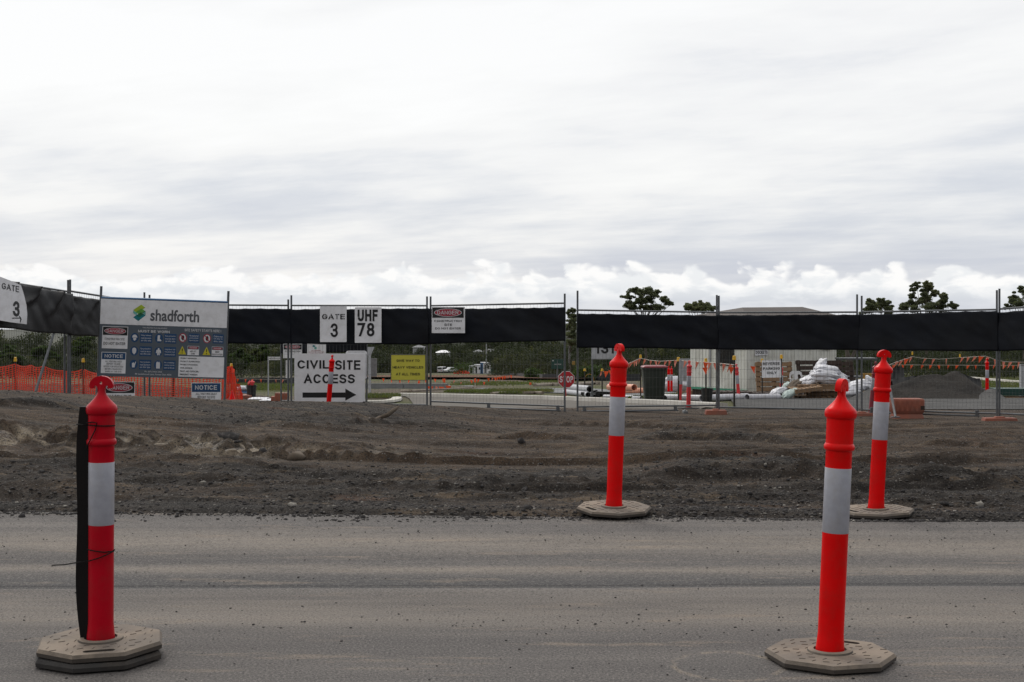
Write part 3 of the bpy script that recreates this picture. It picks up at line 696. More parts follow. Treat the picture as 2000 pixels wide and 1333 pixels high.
drape('bare_soil', [(690, 741), (930, 742), (1120, 746), (1240, 742), (1120, 735.6), (900, 736), (700, 737)], M['soil'], 0.3)
def kerb(name, pts, w, h, label):
    """moulded kerb following ground points"""
    g_ = [Vector((p.x, p.y, float(gf(p.y)))) for p in (G(*q) for q in pts)]
    vs = []; fs = []; prof = [(0, 0), (.02, h), (w * .5, h + .01), (w, h), (w, -.05)]
    for i, p in enumerate(g_):
        d = (g_[min(i + 1, len(g_) - 1)] - g_[max(i - 1, 0)]); d.z = 0; d.normalize(); s = Vector((-d.y, d.x, 0))
        for a, b in prof: vs.append(p + s * a + Vector((0, 0, b + .03)))
    k = len(prof)
    for i in range(len(g_) - 1):
        for j in range(k - 1): fs.append((i * k + j, i * k + j + 1, (i + 1) * k + j + 1, (i + 1) * k + j))
    fs += [tuple(range(k)), tuple(range(len(vs) - 1, len(vs) - 1 - k, -1))]
    o = struct(MB().add(vs, fs).build(name, M['concrete'])); o['label'] = label
kerb('kerb', [(776, 776), (850, 777.5), (920, 779), (1000, 781), (1060, 782.5), (1120, 785), (1200, 788.5), (1280, 792), (1340, 795.5), (1395, 799)], .34, .10, 'pale concrete kerb along the site street')
kerb('kerb_return', [(696, 790), (745, 789.5), (770, 788), (783, 785), (786, 781)], .30, .06, 'pale concrete kerb curving round the planted corner')
kerb('garden_edge', [(1700, 734), (1800, 733.5), (1850, 734), (1910, 742), (1960, 748), (2000, 751)], .7, .22, 'pale concrete edging across the grass beyond the heap')

def grass_tufts():
    boxes = [(860, 1020, 767, 772, 3000), (900, 1080, 765.5, 769, 1800), (700, 780, 776, 784, 1500), (880, 1040, 747, 756, 1500), (460, 570, 756, 766, 1600), (1225, 1340, 776, 782, 1400),
             (1900, 2030, 742, 764, 2600), (1030, 1130, 742, 750, 1200), (1700, 2000, 732, 742, 2200), (460, 700, 748, 758, 1400), (1400, 1500, 742, 760, 500)]
    vs = []
    for x0, x1, y0, y1, n in boxes:
        n = n * 3
        py = y0 + (y1 - y0) * nr.random(n); px = x0 + (x1 - x0) * nr.random(n)
        Y = np.array([yof(p) for p in py]); x = (px - CX) / F * Y
        edge = np.minimum(np.minimum(px - x0, x1 - px) / 25, np.minimum(py - y0, y1 - py) / 1.6)
        keep = fbm(x * .5, Y * .3, 7, 4) > .22 - .30 * np.clip(edge, 0, 1); x, Y = x[keep], Y[keep]; n = len(x)
        h = (.035 + .085 * nr.random(n) ** 1.5) * (1 + Y * .003); w = .008 + .008 * nr.random(n) + Y * .0003; a = nr.random(n) * 3.14
        z = gf(Y) + .05; lean = (nr.random((n, 2)) - .5) * .2
        b0 = np.stack([x - np.cos(a) * w, Y - np.sin(a) * w, z], 1); b1 = np.stack([x + np.cos(a) * w, Y + np.sin(a) * w, z], 1)
        t = np.stack([x + lean[:, 0], Y + lean[:, 1], z + h], 1)
        vs.append(np.stack([b0, b1, t], 1).reshape(-1, 3))
    v = np.concatenate(vs); f = np.arange(len(v)).reshape(-1, 3)
    stuff(np_mesh('grass', v, f, M['grass']), 'short green and dry grass on the strips beside the streets', 'grass')
grass_tufts()

# ------------------------------------------------------------------ bushland and trees
def leaf_cloud(c, rad, n, size):
    """n leaf clumps (bent quads) in an ellipsoid, denser towards its skin"""
    d = nr.normal(size=(n, 3)); d /= np.linalg.norm(d, axis=1)[:, None]
    r = nr.random(n) ** .45
    p = np.asarray(c) + d * r[:, None] * np.asarray(rad)
    a = nr.normal(size=(n, 3)); a /= np.linalg.norm(a, axis=1)[:, None]
    b = np.cross(a, nr.normal(size=(n, 3))); b /= np.linalg.norm(b, axis=1)[:, None]
    s = (size * (.6 + .8 * nr.random(n)))[:, None]
    q = np.stack([p - a * s - b * s * .5, p + a * s * .2 - b * s * .7, p + a * s + b * s * .5, p - a * s * .3 + b * s * .7], 1)
    return q.reshape(-1, 3)
def quads(v): return np.arange(len(v)).reshape(-1, 4)

def bushland():
    protos = []
    for k in range(7):
        h = 1.0; parts = []
        nl = 15 + k % 5
        for i in range(nl):
            # rounded tufts over a domed crown
            el = math.asin(nr.random() * .95); an = nr.random() * 6.28; q = .75 + .25 * nr.random()
            rr = .10 + .08 * nr.random()
            parts.append(leaf_cloud((math.cos(an) * math.cos(el) * .36 * q, math.sin(an) * math.cos(el) * .36 * q, .50 + math.sin(el) * .40 * q), (rr, rr, rr * .75), 86, .0150))
        parts.append(leaf_cloud((0, 0, .25), (.30, .30, .26), 190, .022))
        protos.append(np.concatenate(parts))
    out = []
    def zone(x0, x1, Y0, Y1, n, t0, t1, hmax=22):
        for _ in range(n):
            u = nr.random(); Y = Y0 + (Y1 - Y0) * u; px = x0 + (x1 - x0) * nr.random(); x = X(px, Y); z0 = float(gf(Y))
            tp = t0 + (t1 - t0) * (1 - u) + (nr.random() - .5) * 22 + 16 * float(fbm(px * .02, u * 2, 13, 2))
            h = min(hmax, max(3.5, H - (tp - HY) / F * Y - z0))
            a = nr.random() * 6.28; c, s = math.cos(a), math.sin(a); w = h * (.8 + .6 * nr.random()) * (1.0 if h < 12 else .8)
            p = protos[nr.integers(len(protos))]
            out.append(np.stack([(p[:, 0] * c - p[:, 1] * s) * w + x, (p[:, 0] * s + p[:, 1] * c) * w + Y, p[:, 2] * h + z0 - .3], 1))
    zone(-140, 720, 190, 520, 330, 640, 722, 26)
    zone(690, 1100, 515, 600, 150, 687, 697, 40)
    zone(690, 1100, 690, 800, 90, 640, 676, 44)
    zone(960, 1400, 235, 430, 150, 652, 708)
    zone(1380, 1700, 240, 400, 60, 650, 700)
    zone(1640, 2120, 200, 380, 150, 648, 700)
    v = np.concatenate(out)
    stuff(np_mesh('bushland', v, quads(v), M['wood_leaf']), 'dense dark green bushland covering the slope beyond the site', 'bushland')
bushland()
def far_ridge():
    xs = np.linspace(-900, 900, 240); ys = np.concatenate([np.linspace(820, 1000, 24), np.linspace(1040, 1500, 8)])
    Xg, Yg = np.meshgrid(xs, ys); px = CX + Xg / 900 * F
    top = H - (652 + np.interp(px, [-400, 0, 200, 1000, 1150, 2300], [6, 4, 8, -8, -16, -10]) - HY) / F * 900
    k = sstep(Yg, 820, 900) * (1 - sstep(Yg, 1050, 1480))
    z = gf(Yg) * (1 - k) + (top + fbm(Xg * .012, Yg * .01, 15, 3) * 4 + fbm(Xg * .12, Yg * .08, 16, 3) * 3) * k
    struct(np_mesh('hills', np.stack([Xg.ravel(), Yg.ravel(), z.ravel()], 1), grid_faces(len(xs), len(ys)), M['ridge'], smooth=True))
far_ridge()

def tree(px, base_px, Y, lobes, trunk, label, n=260, leaf=.26, mat='leaf', group='gum trees standing above the banners'):
    """a real tree at distance Y: lobes are (photo column, row, radius) of its foliage clumps"""
    s = Y / F; b = Vector((X(base_px, Y), Y, float(gf(Y))))
    t = thing('gum_tree', label, 'tree', b, 0, group)
    fork = Vector((X(trunk[0], Y), Y, H - (trunk[1] - HY) * s)) - b
    r0 = max(.12, fork.length * .028)
    tm = MB().path([(0, 0, -.3), fork * .35 + Vector((.15, .1, 0)), fork * .7, fork], [r0, r0 * .85, r0 * .7, r0 * .6], 8)
    lv = []
    for k, (lx, ly, lr) in enumerate(lobes):
        dep = (rnd.random() - .5) * 5.0
        c = Vector((X(lx, Y), Y + dep, H - (ly - HY) * s)) - b; r = lr * s
        mid = fork.lerp(c, .5) + Vector((rnd.uniform(-.3, .3), rnd.uniform(-.3, .3), -.12 * (c - fork).length))
        tm.path([fork, mid, c], [r0 * .42, r0 * .28, r0 * .1], 5)
        # each clump is a handful of smaller tufts
        for q in range(15):
            o = Vector((rnd.gauss(0, .46), rnd.gauss(0, .46), rnd.gauss(0, .34))) * r
            rr = r * rnd.uniform(.34, .72)
            lv.append(leaf_cloud(c + o, (rr, rr, rr * .6), int(n * .66 * rnd.uniform(.6, 1.3)), leaf * .36))
    tm.build('trunk', M['bark'], t, smooth=True)
    v = np.concatenate(lv); np_mesh('crown', v, quads(v), M[mat], t)
    return t
def zl(pts, ox, oy, k): return [(ox + a / k, oy + b / k, c / k) for a, b, c in pts]
tree(1264, 1262, 250, zl([(500, 185, 40), (560, 150, 48), (620, 140, 45), (680, 140, 50), (740, 165, 55), (610, 230, 55), (680, 220, 55), (510, 265, 52), (545, 290, 40), (770, 155, 32), (835, 220, 45), (880, 245, 30), (915, 255, 22), (770, 285, 50), (720, 295, 45), (640, 290, 40)], 1120, 540, 4.76), (1258, 628), 'spreading gum tree with gaps between its clumps, above the banner east of the gate', 300, .24)
tree(1362, 1362, 260, zl([(1050, 290, 45), (1090, 280, 40), (1150, 275, 50), (1200, 265, 50), (1250, 280, 48), (1290, 300, 35), (1120, 310, 40), (1200, 310, 50)], 1120, 540, 4.76), (1362, 640), 'low rounded gum tree crown just clearing the banner beside the hip roof', 300, .26)
tree(1712, 1712, 240, zl([(60, 330, 38), (100, 300, 36), (150, 290, 40), (195, 310, 38), (225, 345, 32), (130, 340, 45), (60, 365, 35), (190, 360, 40)], 1680, 520, 4.166), (1712, 640), 'dense dome-shaped dark gum tree beside the paired fence posts', 330, .26)
tree(1810, 1812, 240, zl([(445, 185, 30), (480, 155, 32), (530, 150, 38), (580, 170, 34), (440, 245, 32), (490, 235, 34), (540, 210, 36), (600, 225, 36), (650, 245, 40), (690, 280, 38), (735, 325, 34), (560, 275, 48), (480, 300, 50), (400, 310, 42), (350, 345, 40), (620, 310, 48), (680, 340, 40), (540, 340, 50), (440, 345, 45)], 1680, 520, 4.166), (1806, 640), 'tallest layered gum tree with a narrow domed top over the banner', 300, .24)
tree(1995, 1998, 240, zl([(1330, 195, 30), (1290, 250, 36), (1340, 245, 40), (1250, 290, 34), (1210, 330, 32), (1280, 310, 44), (1340, 310, 44), (1390, 230, 50), (1400, 300, 50)], 1680, 520, 4.166), (2000, 640), 'partly seen gum tree cut by the frame edge beyond the last fence panel', 300, .24)
tree(1114, 1113, 220, zl([(985, 245, 24), (1030, 240, 30), (1000, 290, 36), (1045, 300, 36), (1010, 350, 45), (985, 410, 40), (1040, 420, 45), (1010, 480, 50), (1060, 500, 45), (1000, 550, 45)], 920, 560, 5.127), (1112, 690), 'tall slim dark gum tree seen through the gap between the two gates', 260, .22)
for px_, py_, Y_, r_, lab in ((157, 672, 205, 15, 'bright yellow-green tree in the bushland between the corner post and the safety board'), (18, 694, 200, 16, 'olive tree in the bushland above the orange mesh at the frame edge'), (88, 690, 210, 15, 'mid green tree in the bushland behind the sloping steel stay'),
                           (470, 700, 215, 15, 'yellowish tree in the bushland above the slumped orange mesh'), (510, 688, 225, 13, 'darker rounded tree in the bushland above the street name sign')):
    tree(px_, px_, Y_, [(px_ + a * r_, py_ + b * r_, c * r_) for a, b, c in ((0, -.5, .7), (-.8, 0, .6), (.85, .1, .6), (.1, .5, .75), (-.6, .9, .6), (.7, .9, .6))], (px_, py_ + r_ * 1.6), lab, 260, .30, 'bush_leaf', 'lighter trees standing out of the bushland')
def bush(px, py, Y, w, h, label):
    c = Vector((X(px, Y), Y, float(gf(Y)))); t = thing('bush', label, 'bush', c, 0, 'bushes beyond the site')
    s = Y / F; lv = []
    for _ in range(14):
        a = rnd.random() * 6.28; k = rnd.random() ** .5 * .7
        zc = (rnd.random() * .6 + .25) * h * s; r = h * s * .3
        lv.append(leaf_cloud((math.cos(a) * k * w * s / 2, math.sin(a) * k * w * s / 2, zc), (r * 1.3, r * 1.3, r), 75, .13))
    v = np.concatenate(lv); np_mesh('foliage', v, quads(v), M['bush_leaf'], t)
    st = MB()
    for k in range(4): st.tube((0, 0, -.1), (math.cos(k * 1.6) * w * s * .25, math.sin(k * 1.6) * w * s * .25, h * s * .6), .05, 5, .02)
    st.build('stems', M['bark'], t)
bush(1148, 726, 150, 66, 30, 'round clipped green bush under the white numbered board')
bush(1040, 730, 170, 34, 22, 'pale yellow-green bush before the dark trees, near the green notice board')
bush(1060, 732, 165, 20, 12, 'small low bush beside the pale yellow-green one')
bush(905, 728, 330, 60, 28, 'mid green bush behind the parked white vehicles')

# ------------------------------------------------------------------ delineator bollards
def octagon(r, a0=22.5, k=1.0): return [(r * math.cos(math.radians(a0 + 45 * i)), r * math.sin(math.radians(a0 + 45 * i)) * k) for i in range(8)]
def base_mesh(seed):
    """octagonal rubber foot: chamfered rim, carry slot, socket ring and tread bars"""
    R, T = .262, .038
    bm = bmesh.new()
    def ring(r, z): return [bm.verts.new((x, y, z)) for x, y in octagon(r)]
    r0, rb, r1, r2 = ring(R - .028, 0), ring(R - .002, .009), ring(R, T - .013), ring(R - .010, T)
    for a, b in ((r0, rb), (rb, r1), (r1, r2)):
        for i in range(8): bm.faces.new((a[i], a[(i + 1) % 8], b[(i + 1) % 8], b[i]))
    bm.faces.new(r0[::-1])
    slot = []
    for i in range(16):
        an = math.pi * 2 * i / 16; cx = .045 if math.cos(an) > 0 else -.045
        slot.append((cx + .017 * math.cos(an), -.185 + .017 * math.sin(an)))
    up = [bm.verts.new((x, y, T)) for x, y in slot]; dn = [bm.verts.new((x * .97, y, .008)) for x, y in slot]
    es = [bm.edges.get((r2[i], r2[(i + 1) % 8])) for i in range(8)] + [bm.edges.new((up[i], up[(i + 1) % 16])) for i in range(16)]
    bmesh.ops.triangle_fill(bm, edges=es, use_beauty=True, normal=(0, 0, 1))
    for i in range(16): bm.faces.new((up[(i + 1) % 16], up[i], dn[i], dn[(i + 1) % 16]))
    bm.faces.new(dn)
    def lathe(prof, n=32):
        vs = [[bm.verts.new((r * math.cos(6.28318 * k / n), r * math.sin(6.28318 * k / n), z)) for k in range(n)] for r, z in prof]
        for a, b in zip(vs, vs[1:]):
            for k in range(n): bm.faces.new((a[k], a[(k + 1) % n], b[(k + 1) % n], b[k]))
    lathe([(.092, T - .002), (.088, T + .007), (.082, T + .010), (.066, T + .010), (.062, T - .006)])
    rr = random.Random(seed)
    for i in range(-5, 6):
        for j in range(-5, 6):
            x, y = i * .05 + (.025 if j % 2 else 0), j * .046
            if math.hypot(x, y) > .225 or math.hypot(x, y) < .10 or (abs(x) < .085 and abs(y + .185) < .035): continue
            x += rr.uniform(-.003, .003); y += rr.uniform(-.003, .003)
            if rr.random() < .12: continue
            an = .35 if (i + j) % 2 else 1.35
            c, s = math.cos(an), math.sin(an)
            q = [(-.014, -.0026), (.014, -.0026), (.014, .0026), (-.014, .0026)]
            lo = [bm.verts.new((x + a * c - b * s, y + a * s + b * c, T - .001)) for a, b in q]
            hi = [bm.verts.new((x + a * .85 * c - b * .4 * s, y + a * .85 * s + b * .4 * c, T + .0024)) for a, b in q]
            bm.faces.new(hi)
            for k in range(4): bm.faces.new((lo[k], lo[(k + 1) % 4], hi[(k + 1) % 4], hi[k]))
    bmesh.ops.recalc_face_normals(bm, faces=bm.faces[:])
    me = bpy.data.meshes.new('base'); bm.to_mesh(me); bm.free(); return me
BASE = base_mesh(1)

def post_mesh():
    """hollow plastic post: flared foot, two moulded rings, cone shoulder, T-shaped grip with a hole"""
    m = MB()
    pr = [(.060, -.02), (.060, .012), (.0555, .06), (.0545, .075), (.0545, .40), (.0548, .78), (.0548, .850), (.0560, .853), (.0615, .856), (.0642, .862), (.0648, .868), (.0640, .874), (.0610, .880), (.0575, .884), (.0572, .893),
          (.0575, .98), (.0578, .988), (.0625, .991), (.0662, .998), (.0675, 1.008), (.0670, 1.018), (.0645, 1.026), (.058, 1.033), (.048, 1.043), (.036, 1.056), (.025, 1.070), (.018, 1.084), (.0155, 1.100), (.0150, 1.118), (.006, 1.120)]
    m.lathe(pr, 40)
    me_o = MB()
    half = [(.0145, 1.085), (.0150, 1.103), (.0185, 1.113), (.0250, 1.117), (.0300, 1.112), (.0315, 1.105), (.0405, 1.103), (.0500, 1.107), (.0520, 1.117), (.0490, 1.130), (.0405, 1.143), (.0280, 1.152), (.0140, 1.157), (0, 1.159)]
    outer = half + [(-x, z) for x, z in half[-2::-1]]
    hole = [(.0062 * math.cos(6.28318 * k / 12), 1.128 + .0062 * math.sin(6.28318 * k / 12)) for k in range(12)]
    bm = bmesh.new(); Tk = .013
    def loop(pts, y): return [bm.verts.new((x, y, z)) for x, z in pts]
    for y in (-Tk, Tk):
        a, b = loop(outer, y), loop(hole, y)
        es = [bm.edges.new((a[i], a[(i + 1) % len(a)])) for i in range(len(a))] + [bm.edges.new((b[i], b[(i + 1) % len(b)])) for i in range(len(b))]
        bmesh.ops.triangle_fill(bm, edges=es, use_beauty=True, normal=(0, -1 if y < 0 else 1, 0))
        if y < 0: a0, b0 = a, b
        else:
            for p, q in ((a0, a), (b0, b)):
                for i in range(len(p)): bm.faces.new((p[i], p[(i + 1) % len(p)], q[(i + 1) % len(p)], q[i]))
    bmesh.ops.recalc_face_normals(bm, faces=bm.faces[:])
    bm.verts.index_update()
    m.add([v.co[:] for v in bm.verts], [[v.index for v in f.verts] for f in bm.faces]); bm.free()
    return m
def band_mesh():
    m = MB(); m.lathe([(.0548, .505), (.0556, .507), (.0558, .64), (.0559, .778), (.0550, .780)], 40); return m
PM = post_mesh()
def bollard(label, loc, rz, lean=0.0, lean_dir=0.0, post_mat='red', base_rz=0.0, base_mat='rubber', double=False, group='red T-top bollards', tilt=(0, 0), band='band', sc=.925):
    t = thing('bollard', label, 'bollard', loc, 0, group)
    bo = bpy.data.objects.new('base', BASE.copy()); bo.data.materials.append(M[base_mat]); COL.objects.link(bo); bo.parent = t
    h = 0.0
    if double:
        lo = bpy.data.objects.new('base', BASE.copy()); lo.data.materials.append(M['rubber_dark']); COL.objects.link(lo); lo.parent = t
        lo.rotation_euler = (0, 0, base_rz + .06); lo.location = (-.006, -.012, 0); lo['label'] = 'black lower foot of the doubled base'
        h = .040; tilt = (.02, -.012)
    bo.location = (0, 0, h); bo.rotation_euler = (tilt[0], tilt[1], base_rz)
    R = Euler((0, 0, 0)); q = Matrix.Rotation(lean, 3, Vector((-math.sin(lean_dir), math.cos(lean_dir), 0)))
    q = (q @ Matrix.Rotation(rz, 3, 'Z')).to_euler()
    p = PM.build('post', M[post_mat], t, smooth=True); p.scale = b_s = (sc, sc, sc); p.location = (0, 0, h + .038); p.rotation_euler = q
    b = band_mesh().build('reflective_band', M[band], t, smooth=True); b.scale = b_s; b.location = (0, 0, h + .038); b.rotation_euler = q
    return t
RAD = math.radians
Yl = 5.79
bl = (X(197, Yl), Yl, 0.0)
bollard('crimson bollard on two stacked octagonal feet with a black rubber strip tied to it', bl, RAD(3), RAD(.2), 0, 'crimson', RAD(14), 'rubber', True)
Yr = 5.757
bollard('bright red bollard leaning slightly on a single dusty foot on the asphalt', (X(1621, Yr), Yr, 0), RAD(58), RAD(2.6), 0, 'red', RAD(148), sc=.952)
Ym = 9.78
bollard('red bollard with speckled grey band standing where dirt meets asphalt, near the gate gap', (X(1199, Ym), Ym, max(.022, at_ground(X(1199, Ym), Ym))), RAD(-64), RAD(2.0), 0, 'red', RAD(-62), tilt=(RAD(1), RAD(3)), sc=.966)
Yf = 9.78
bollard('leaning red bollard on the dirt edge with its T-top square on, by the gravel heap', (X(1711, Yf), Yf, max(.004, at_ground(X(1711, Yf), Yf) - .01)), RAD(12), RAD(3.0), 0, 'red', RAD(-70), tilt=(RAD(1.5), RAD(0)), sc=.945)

# black strip tied to the crimson bollard, and its ties
def strip():
    m = MB(); n = 26
    vs = []; fs = []
    for i in range(n + 1):
        t = i / n; z = .079 + t * .945
        xo = -.012 * math.sin(t * 3.14) * 1.2 - .006 * math.sin(t * 9)
        w = .036 + .004 * math.sin(t * 3)
        xr = -.043 + xo * .15; xl = xr - w + xo
        vs += [(xl, -.012, z), (xr, -.016, z), (xr + .002, .03, z), (xl, .034, z)]
    for i in range(n):
        for k in range(4): fs.append((i * 4 + k, i * 4 + (k + 1) % 4, i * 4 + 4 + (k + 1) % 4, i * 4 + 4 + k))
    fs += [(3, 2, 1, 0), tuple(range(n * 4, n * 4 + 4))]
    o = m.add(vs, fs).build('rubber_strip', M['black']); o.location = bl
    tag(o, 'long black rubber strip tied upright against the crimson bollard', 'strip')
strip()
def tie(name, pts, label):
    o = MB().path([Vector((p[0] * .925, p[1] * .925, .079 + (p[2] - .088) * .925)) for p in pts], .0026, 5).build('cable_tie', M['black'], smooth=True); o.location = bl
    tag(o, label, 'cable tie', 'black ties round the crimson bollard')
def around(z0, z1, a0, a1, r=.0625, n=14): return [(r * math.cos(RAD(a0 + (a1 - a0) * k / n)), r * math.sin(RAD(a0 + (a1 - a0) * k / n)), z0 + (z1 - z0) * k / n) for k in range(n + 1)]
tie('cable_tie', [(-.097, .03, 1.035), (-.097, -.03, 1.035), (-.062, -.055, 1.034)] + around(1.033, 1.027, 222, 355), 'upper black tie holding the strip just below the bollard shoulder')
tie('cable_tie', [(-.055, -.045, 1.04), (-.02, -.0635, 1.047), (.001, -.064, 1.043), (-.004, -.066, 1.015), (-.03, -.064, .965), (-.05, -.05, .93)], 'loose tail of the upper black tie hanging down the bollard')
tie('cable_tie', [(-.21, -.02, .415), (-.15, -.03, .42), (-.10, -.04, .43), (-.065, -.058, .436), (-.03, -.067, .443), (.01, -.068, .455), (.04, -.063, .467), (.064, -.03, .478), (.066, -.012, .484), (.058, -.03, .478), (.03, -.058, .479), (-.01, -.066, .486), (-.045, -.05, .490)], 'lower black tie with a long tail poking out beside the crimson bollard')

# ------------------------------------------------------------------ perimeter fence
WN = {}
def vec(px, py, Y): return P(px, py, Y)
def fence_panel(A, B, rail, base, label, name='mesh_fence', stub=(.27, .27), low=None, skip_post=None, mesh=True, group='temporary mesh fence panels'):
    """A, B = (px, Y) of the two uprights; rail, base = photo rows at A and B"""
    a0, b0 = vec(A[0], base[0], A[1]), vec(B[0], base[1], B[1])
    a1, b1 = vec(A[0], rail[0], A[1]), vec(B[0], rail[1], B[1])
    t = thing(name, label, 'gate' if 'gate' in name else 'fence', ((a0 + b0) / 2), 0, group)
    Z = Vector((0, 0, 1))
    for p0, p1, st in ((a0, a1, stub[0]), (b0, b1, stub[1])):
        m = MB().tube(p0, p1 + Z * st, .021, 10)
        m.build('post', M['galv'], t, True, True)
    MB().tube(a1, b1, .019, 8).build('top_rail', M['galv'], t, True, True)
    lo = .13 if 'gate' in name else (.09 if A[0] > 1300 else .03)
    MB().tube(a0 + Z * lo, b0 + Z * lo, .019, 8).build('bottom_rail', M['galv'], t, True, True)
    if low:
        MB().tube(a0.lerp(b0, low[0]) + Z * .035, a0.lerp(b0, low[1]) + Z * .035, .019, 8).build('lower_rail', M['galv'], t, True, True)
        for q in (low[0] + .02, low[1] - .02): MB().box(a0.lerp(b0, q) + Z * .08, (.07, .05, .13)).build('bracket', M['galv'], t, False, True)
    if mesh:
        w = MB(); n = int((b0 - a0).length / .075)
        for k in range(1, n):
            f = k / n; w.tube(a0.lerp(b0, f) + Z * lo, a1.lerp(b1, f), .0021, 3, cap=False)
        hh = 10
        for k in range(1, hh):
            f = k / hh; w.tube((a0 + Z * lo).lerp(a1, f), (b0 + Z * lo).lerp(b1, f), .0021, 3, cap=False)
        w.build('wire_mesh', M['wire'], t, False, True)
    return t
def shade_cloth(A, B, top, bot, label, mat='cloth', amp=.02, off=.06, ties=7, seed=0, wave=0.0):
    a1, b1 = vec(A[0], top[0], A[1]), vec(B[0], top[1], B[1]); a0, b0 = vec(A[0], bot[0], A[1]), vec(B[0], bot[1], B[1])
    d = (b1 - a1); d.z = 0; d.normalize(); nrm = Vector((d.y, -d.x, 0))
    nx, nz = 110, 22
    u = np.linspace(0, 1, nx)[None, :]; v = np.linspace(0, 1, nz)[:, None]
    top_ = np.array(a1)[None, None] * (1 - u[..., None]) + np.array(b1)[None, None] * u[..., None]
    bot_ = np.array(a0)[None, None] * (1 - u[..., None]) + np.array(b0)[None, None] * u[..., None]
    p = bot_ * (1 - v[..., None]) + top_ * v[..., None]
    L = (b1 - a1).length
    w = fbm(u * L * 1.1 + seed * 9 + v * .9, v * 1.2 + 0 * u, 100 + seed, 3) * amp * 2.2 + fbm(u * L * 4 + v * 2.5, v * 1.6 + 0 * u, 140 + seed, 2) * amp * .7
    if wave > 0:      # loose cloth: folds fanning down from where it is tied
        fan = (u * L - 1.0) * 3.2 + (1 - v) * 2.6
        w = w + wave * (1 - np.abs(np.sin(fan * 1.25 + fbm(u * 3, v * 2, 160 + seed, 2)))) ** 2.2 * sstep(v, .30, .95)
    w = np.maximum(w - amp * .3, -.028)
    sag = (np.abs(np.sin(u * math.pi * ties)) * .010 + .012 * fbm(u * 5, 0 * u, 170 + seed, 2)) * v ** 6
    low = (.014 * fbm(u * 4, 0 * u, 180 + seed, 3) + (.02 * np.abs(np.sin(u * 5)) if wave > 0 else 0)) * (1 - v) ** 5
    p = p + np.array(nrm)[None, None] * (off + w)[..., None]
    p[..., 2] += -sag + low
    o = np_mesh('shade_cloth', p.reshape(-1, 3), grid_faces(nx, nz), M[mat], smooth=True)
    c = np.array((a0 + b0) / 2); o.data.vertices.foreach_set('co', (p.reshape(-1, 3) - c).astype(np.float32).ravel()); o.location = c; o.data.update()
    s = o.modifiers.new('thickness', 'SOLIDIFY'); s.thickness = .004; s.offset = 0
    return tag(o, label, 'banner', 'black shade cloth along the fence')

fence_panel((-46, 23.9), (133, 26.8), (542, 570), (790, 788), 'fence panel nearest the frame edge, running towards the camera under the arrowed gate board', stub=(.3, .22))
fence_panel((137, 26.9), (282, 29.4), (569, 592), (788, 791), 'fence panel mostly hidden behind the big site safety board', stub=(.22, .22))
fence_panel((292, 29.5), (563, 30.75), (595, 597), (790, 790), 'fence panel behind the orange mesh gap, next to the site safety board', stub=(.2, .13))
fence_panel((569, 30.7), (834, 30.7), (597, 597.5), (790, 794), 'fence panel carrying the gate number and radio channel boards', stub=(.22, .2))
fence_panel((841, 30.7), (1103, 29.8), (597.5, 592.5), (796, 806), 'gate leaf with the danger board at its top, hinged at the paired posts', name='mesh_gate', stub=(.2, .2), low=(.42, .97))
fence_panel((1128, 30.0), (1400, 30.3), (606, 610.5), (807, 804), 'gate leaf in front of the dark green wheelie bin', name='mesh_gate', stub=(.41, .37), low=(.03, .72))
fence_panel((1404, 30.3), (1674, 29.7), (611, 610), (804, 809), 'fence panel in front of the sandbags and the parking notice', stub=(.36, .37))
fence_panel((1683, 29.6), (1947, 27.9), (610, 605), (809, 817), 'fence panel in front of the dark gravel heap', stub=(.34, .38), low=(.06, .88))
fence_panel((1952, 27.9), (2230, 25.4), (604, 585), (817, 830), 'last fence panel, cut by the frame edge beyond the gravel heap', stub=(.4, .3))
shade_cloth((-46, 23.9), (136, 26.85), (538, 574), (640, 655), 'slack wrinkled dark cloth behind the arrowed gate board', 'cloth_grey', .02, seed=1, wave=.15)
shade_cloth((130, 26.8), (282, 29.4), (577, 598), (655, 668), 'short greyish cloth between the corner post and the safety board', 'cloth_grey', .02, seed=2, wave=.035)
shade_cloth((292, 29.5), (567, 30.72), (602, 603), (670, 672), 'black cloth run between the safety board and the triple posts', seed=3, ties=9)
shade_cloth((567, 30.72), (838, 30.7), (604, 602.5), (672, 673), 'black cloth run behind the gate number and radio channel boards', seed=4, ties=9)
shade_cloth((838, 30.7), (1105, 29.8), (603, 600.5), (672, 666), 'black cloth on the gate leaf with the danger board', seed=5, ties=9)
shade_cloth((1126, 30.0), (1402, 30.3), (612, 616), (679, 682.5), 'black cloth on the gate leaf in front of the wheelie bin', seed=6, ties=9)
shade_cloth((1402, 30.3), (1679, 29.65), (615.5, 614.5), (683, 684), 'black cloth in front of the site office roof', seed=7, ties=9)
shade_cloth((1679, 29.65), (1951, 27.9), (614, 607), (685, 685.5), 'black cloth above the dark gravel heap', seed=8, ties=9)
shade_cloth((1951, 27.9), (2230, 25.4), (610, 590), (686, 678), 'black cloth cut by the frame edge on the last panel', 'cloth', .02, seed=9, ties=8)

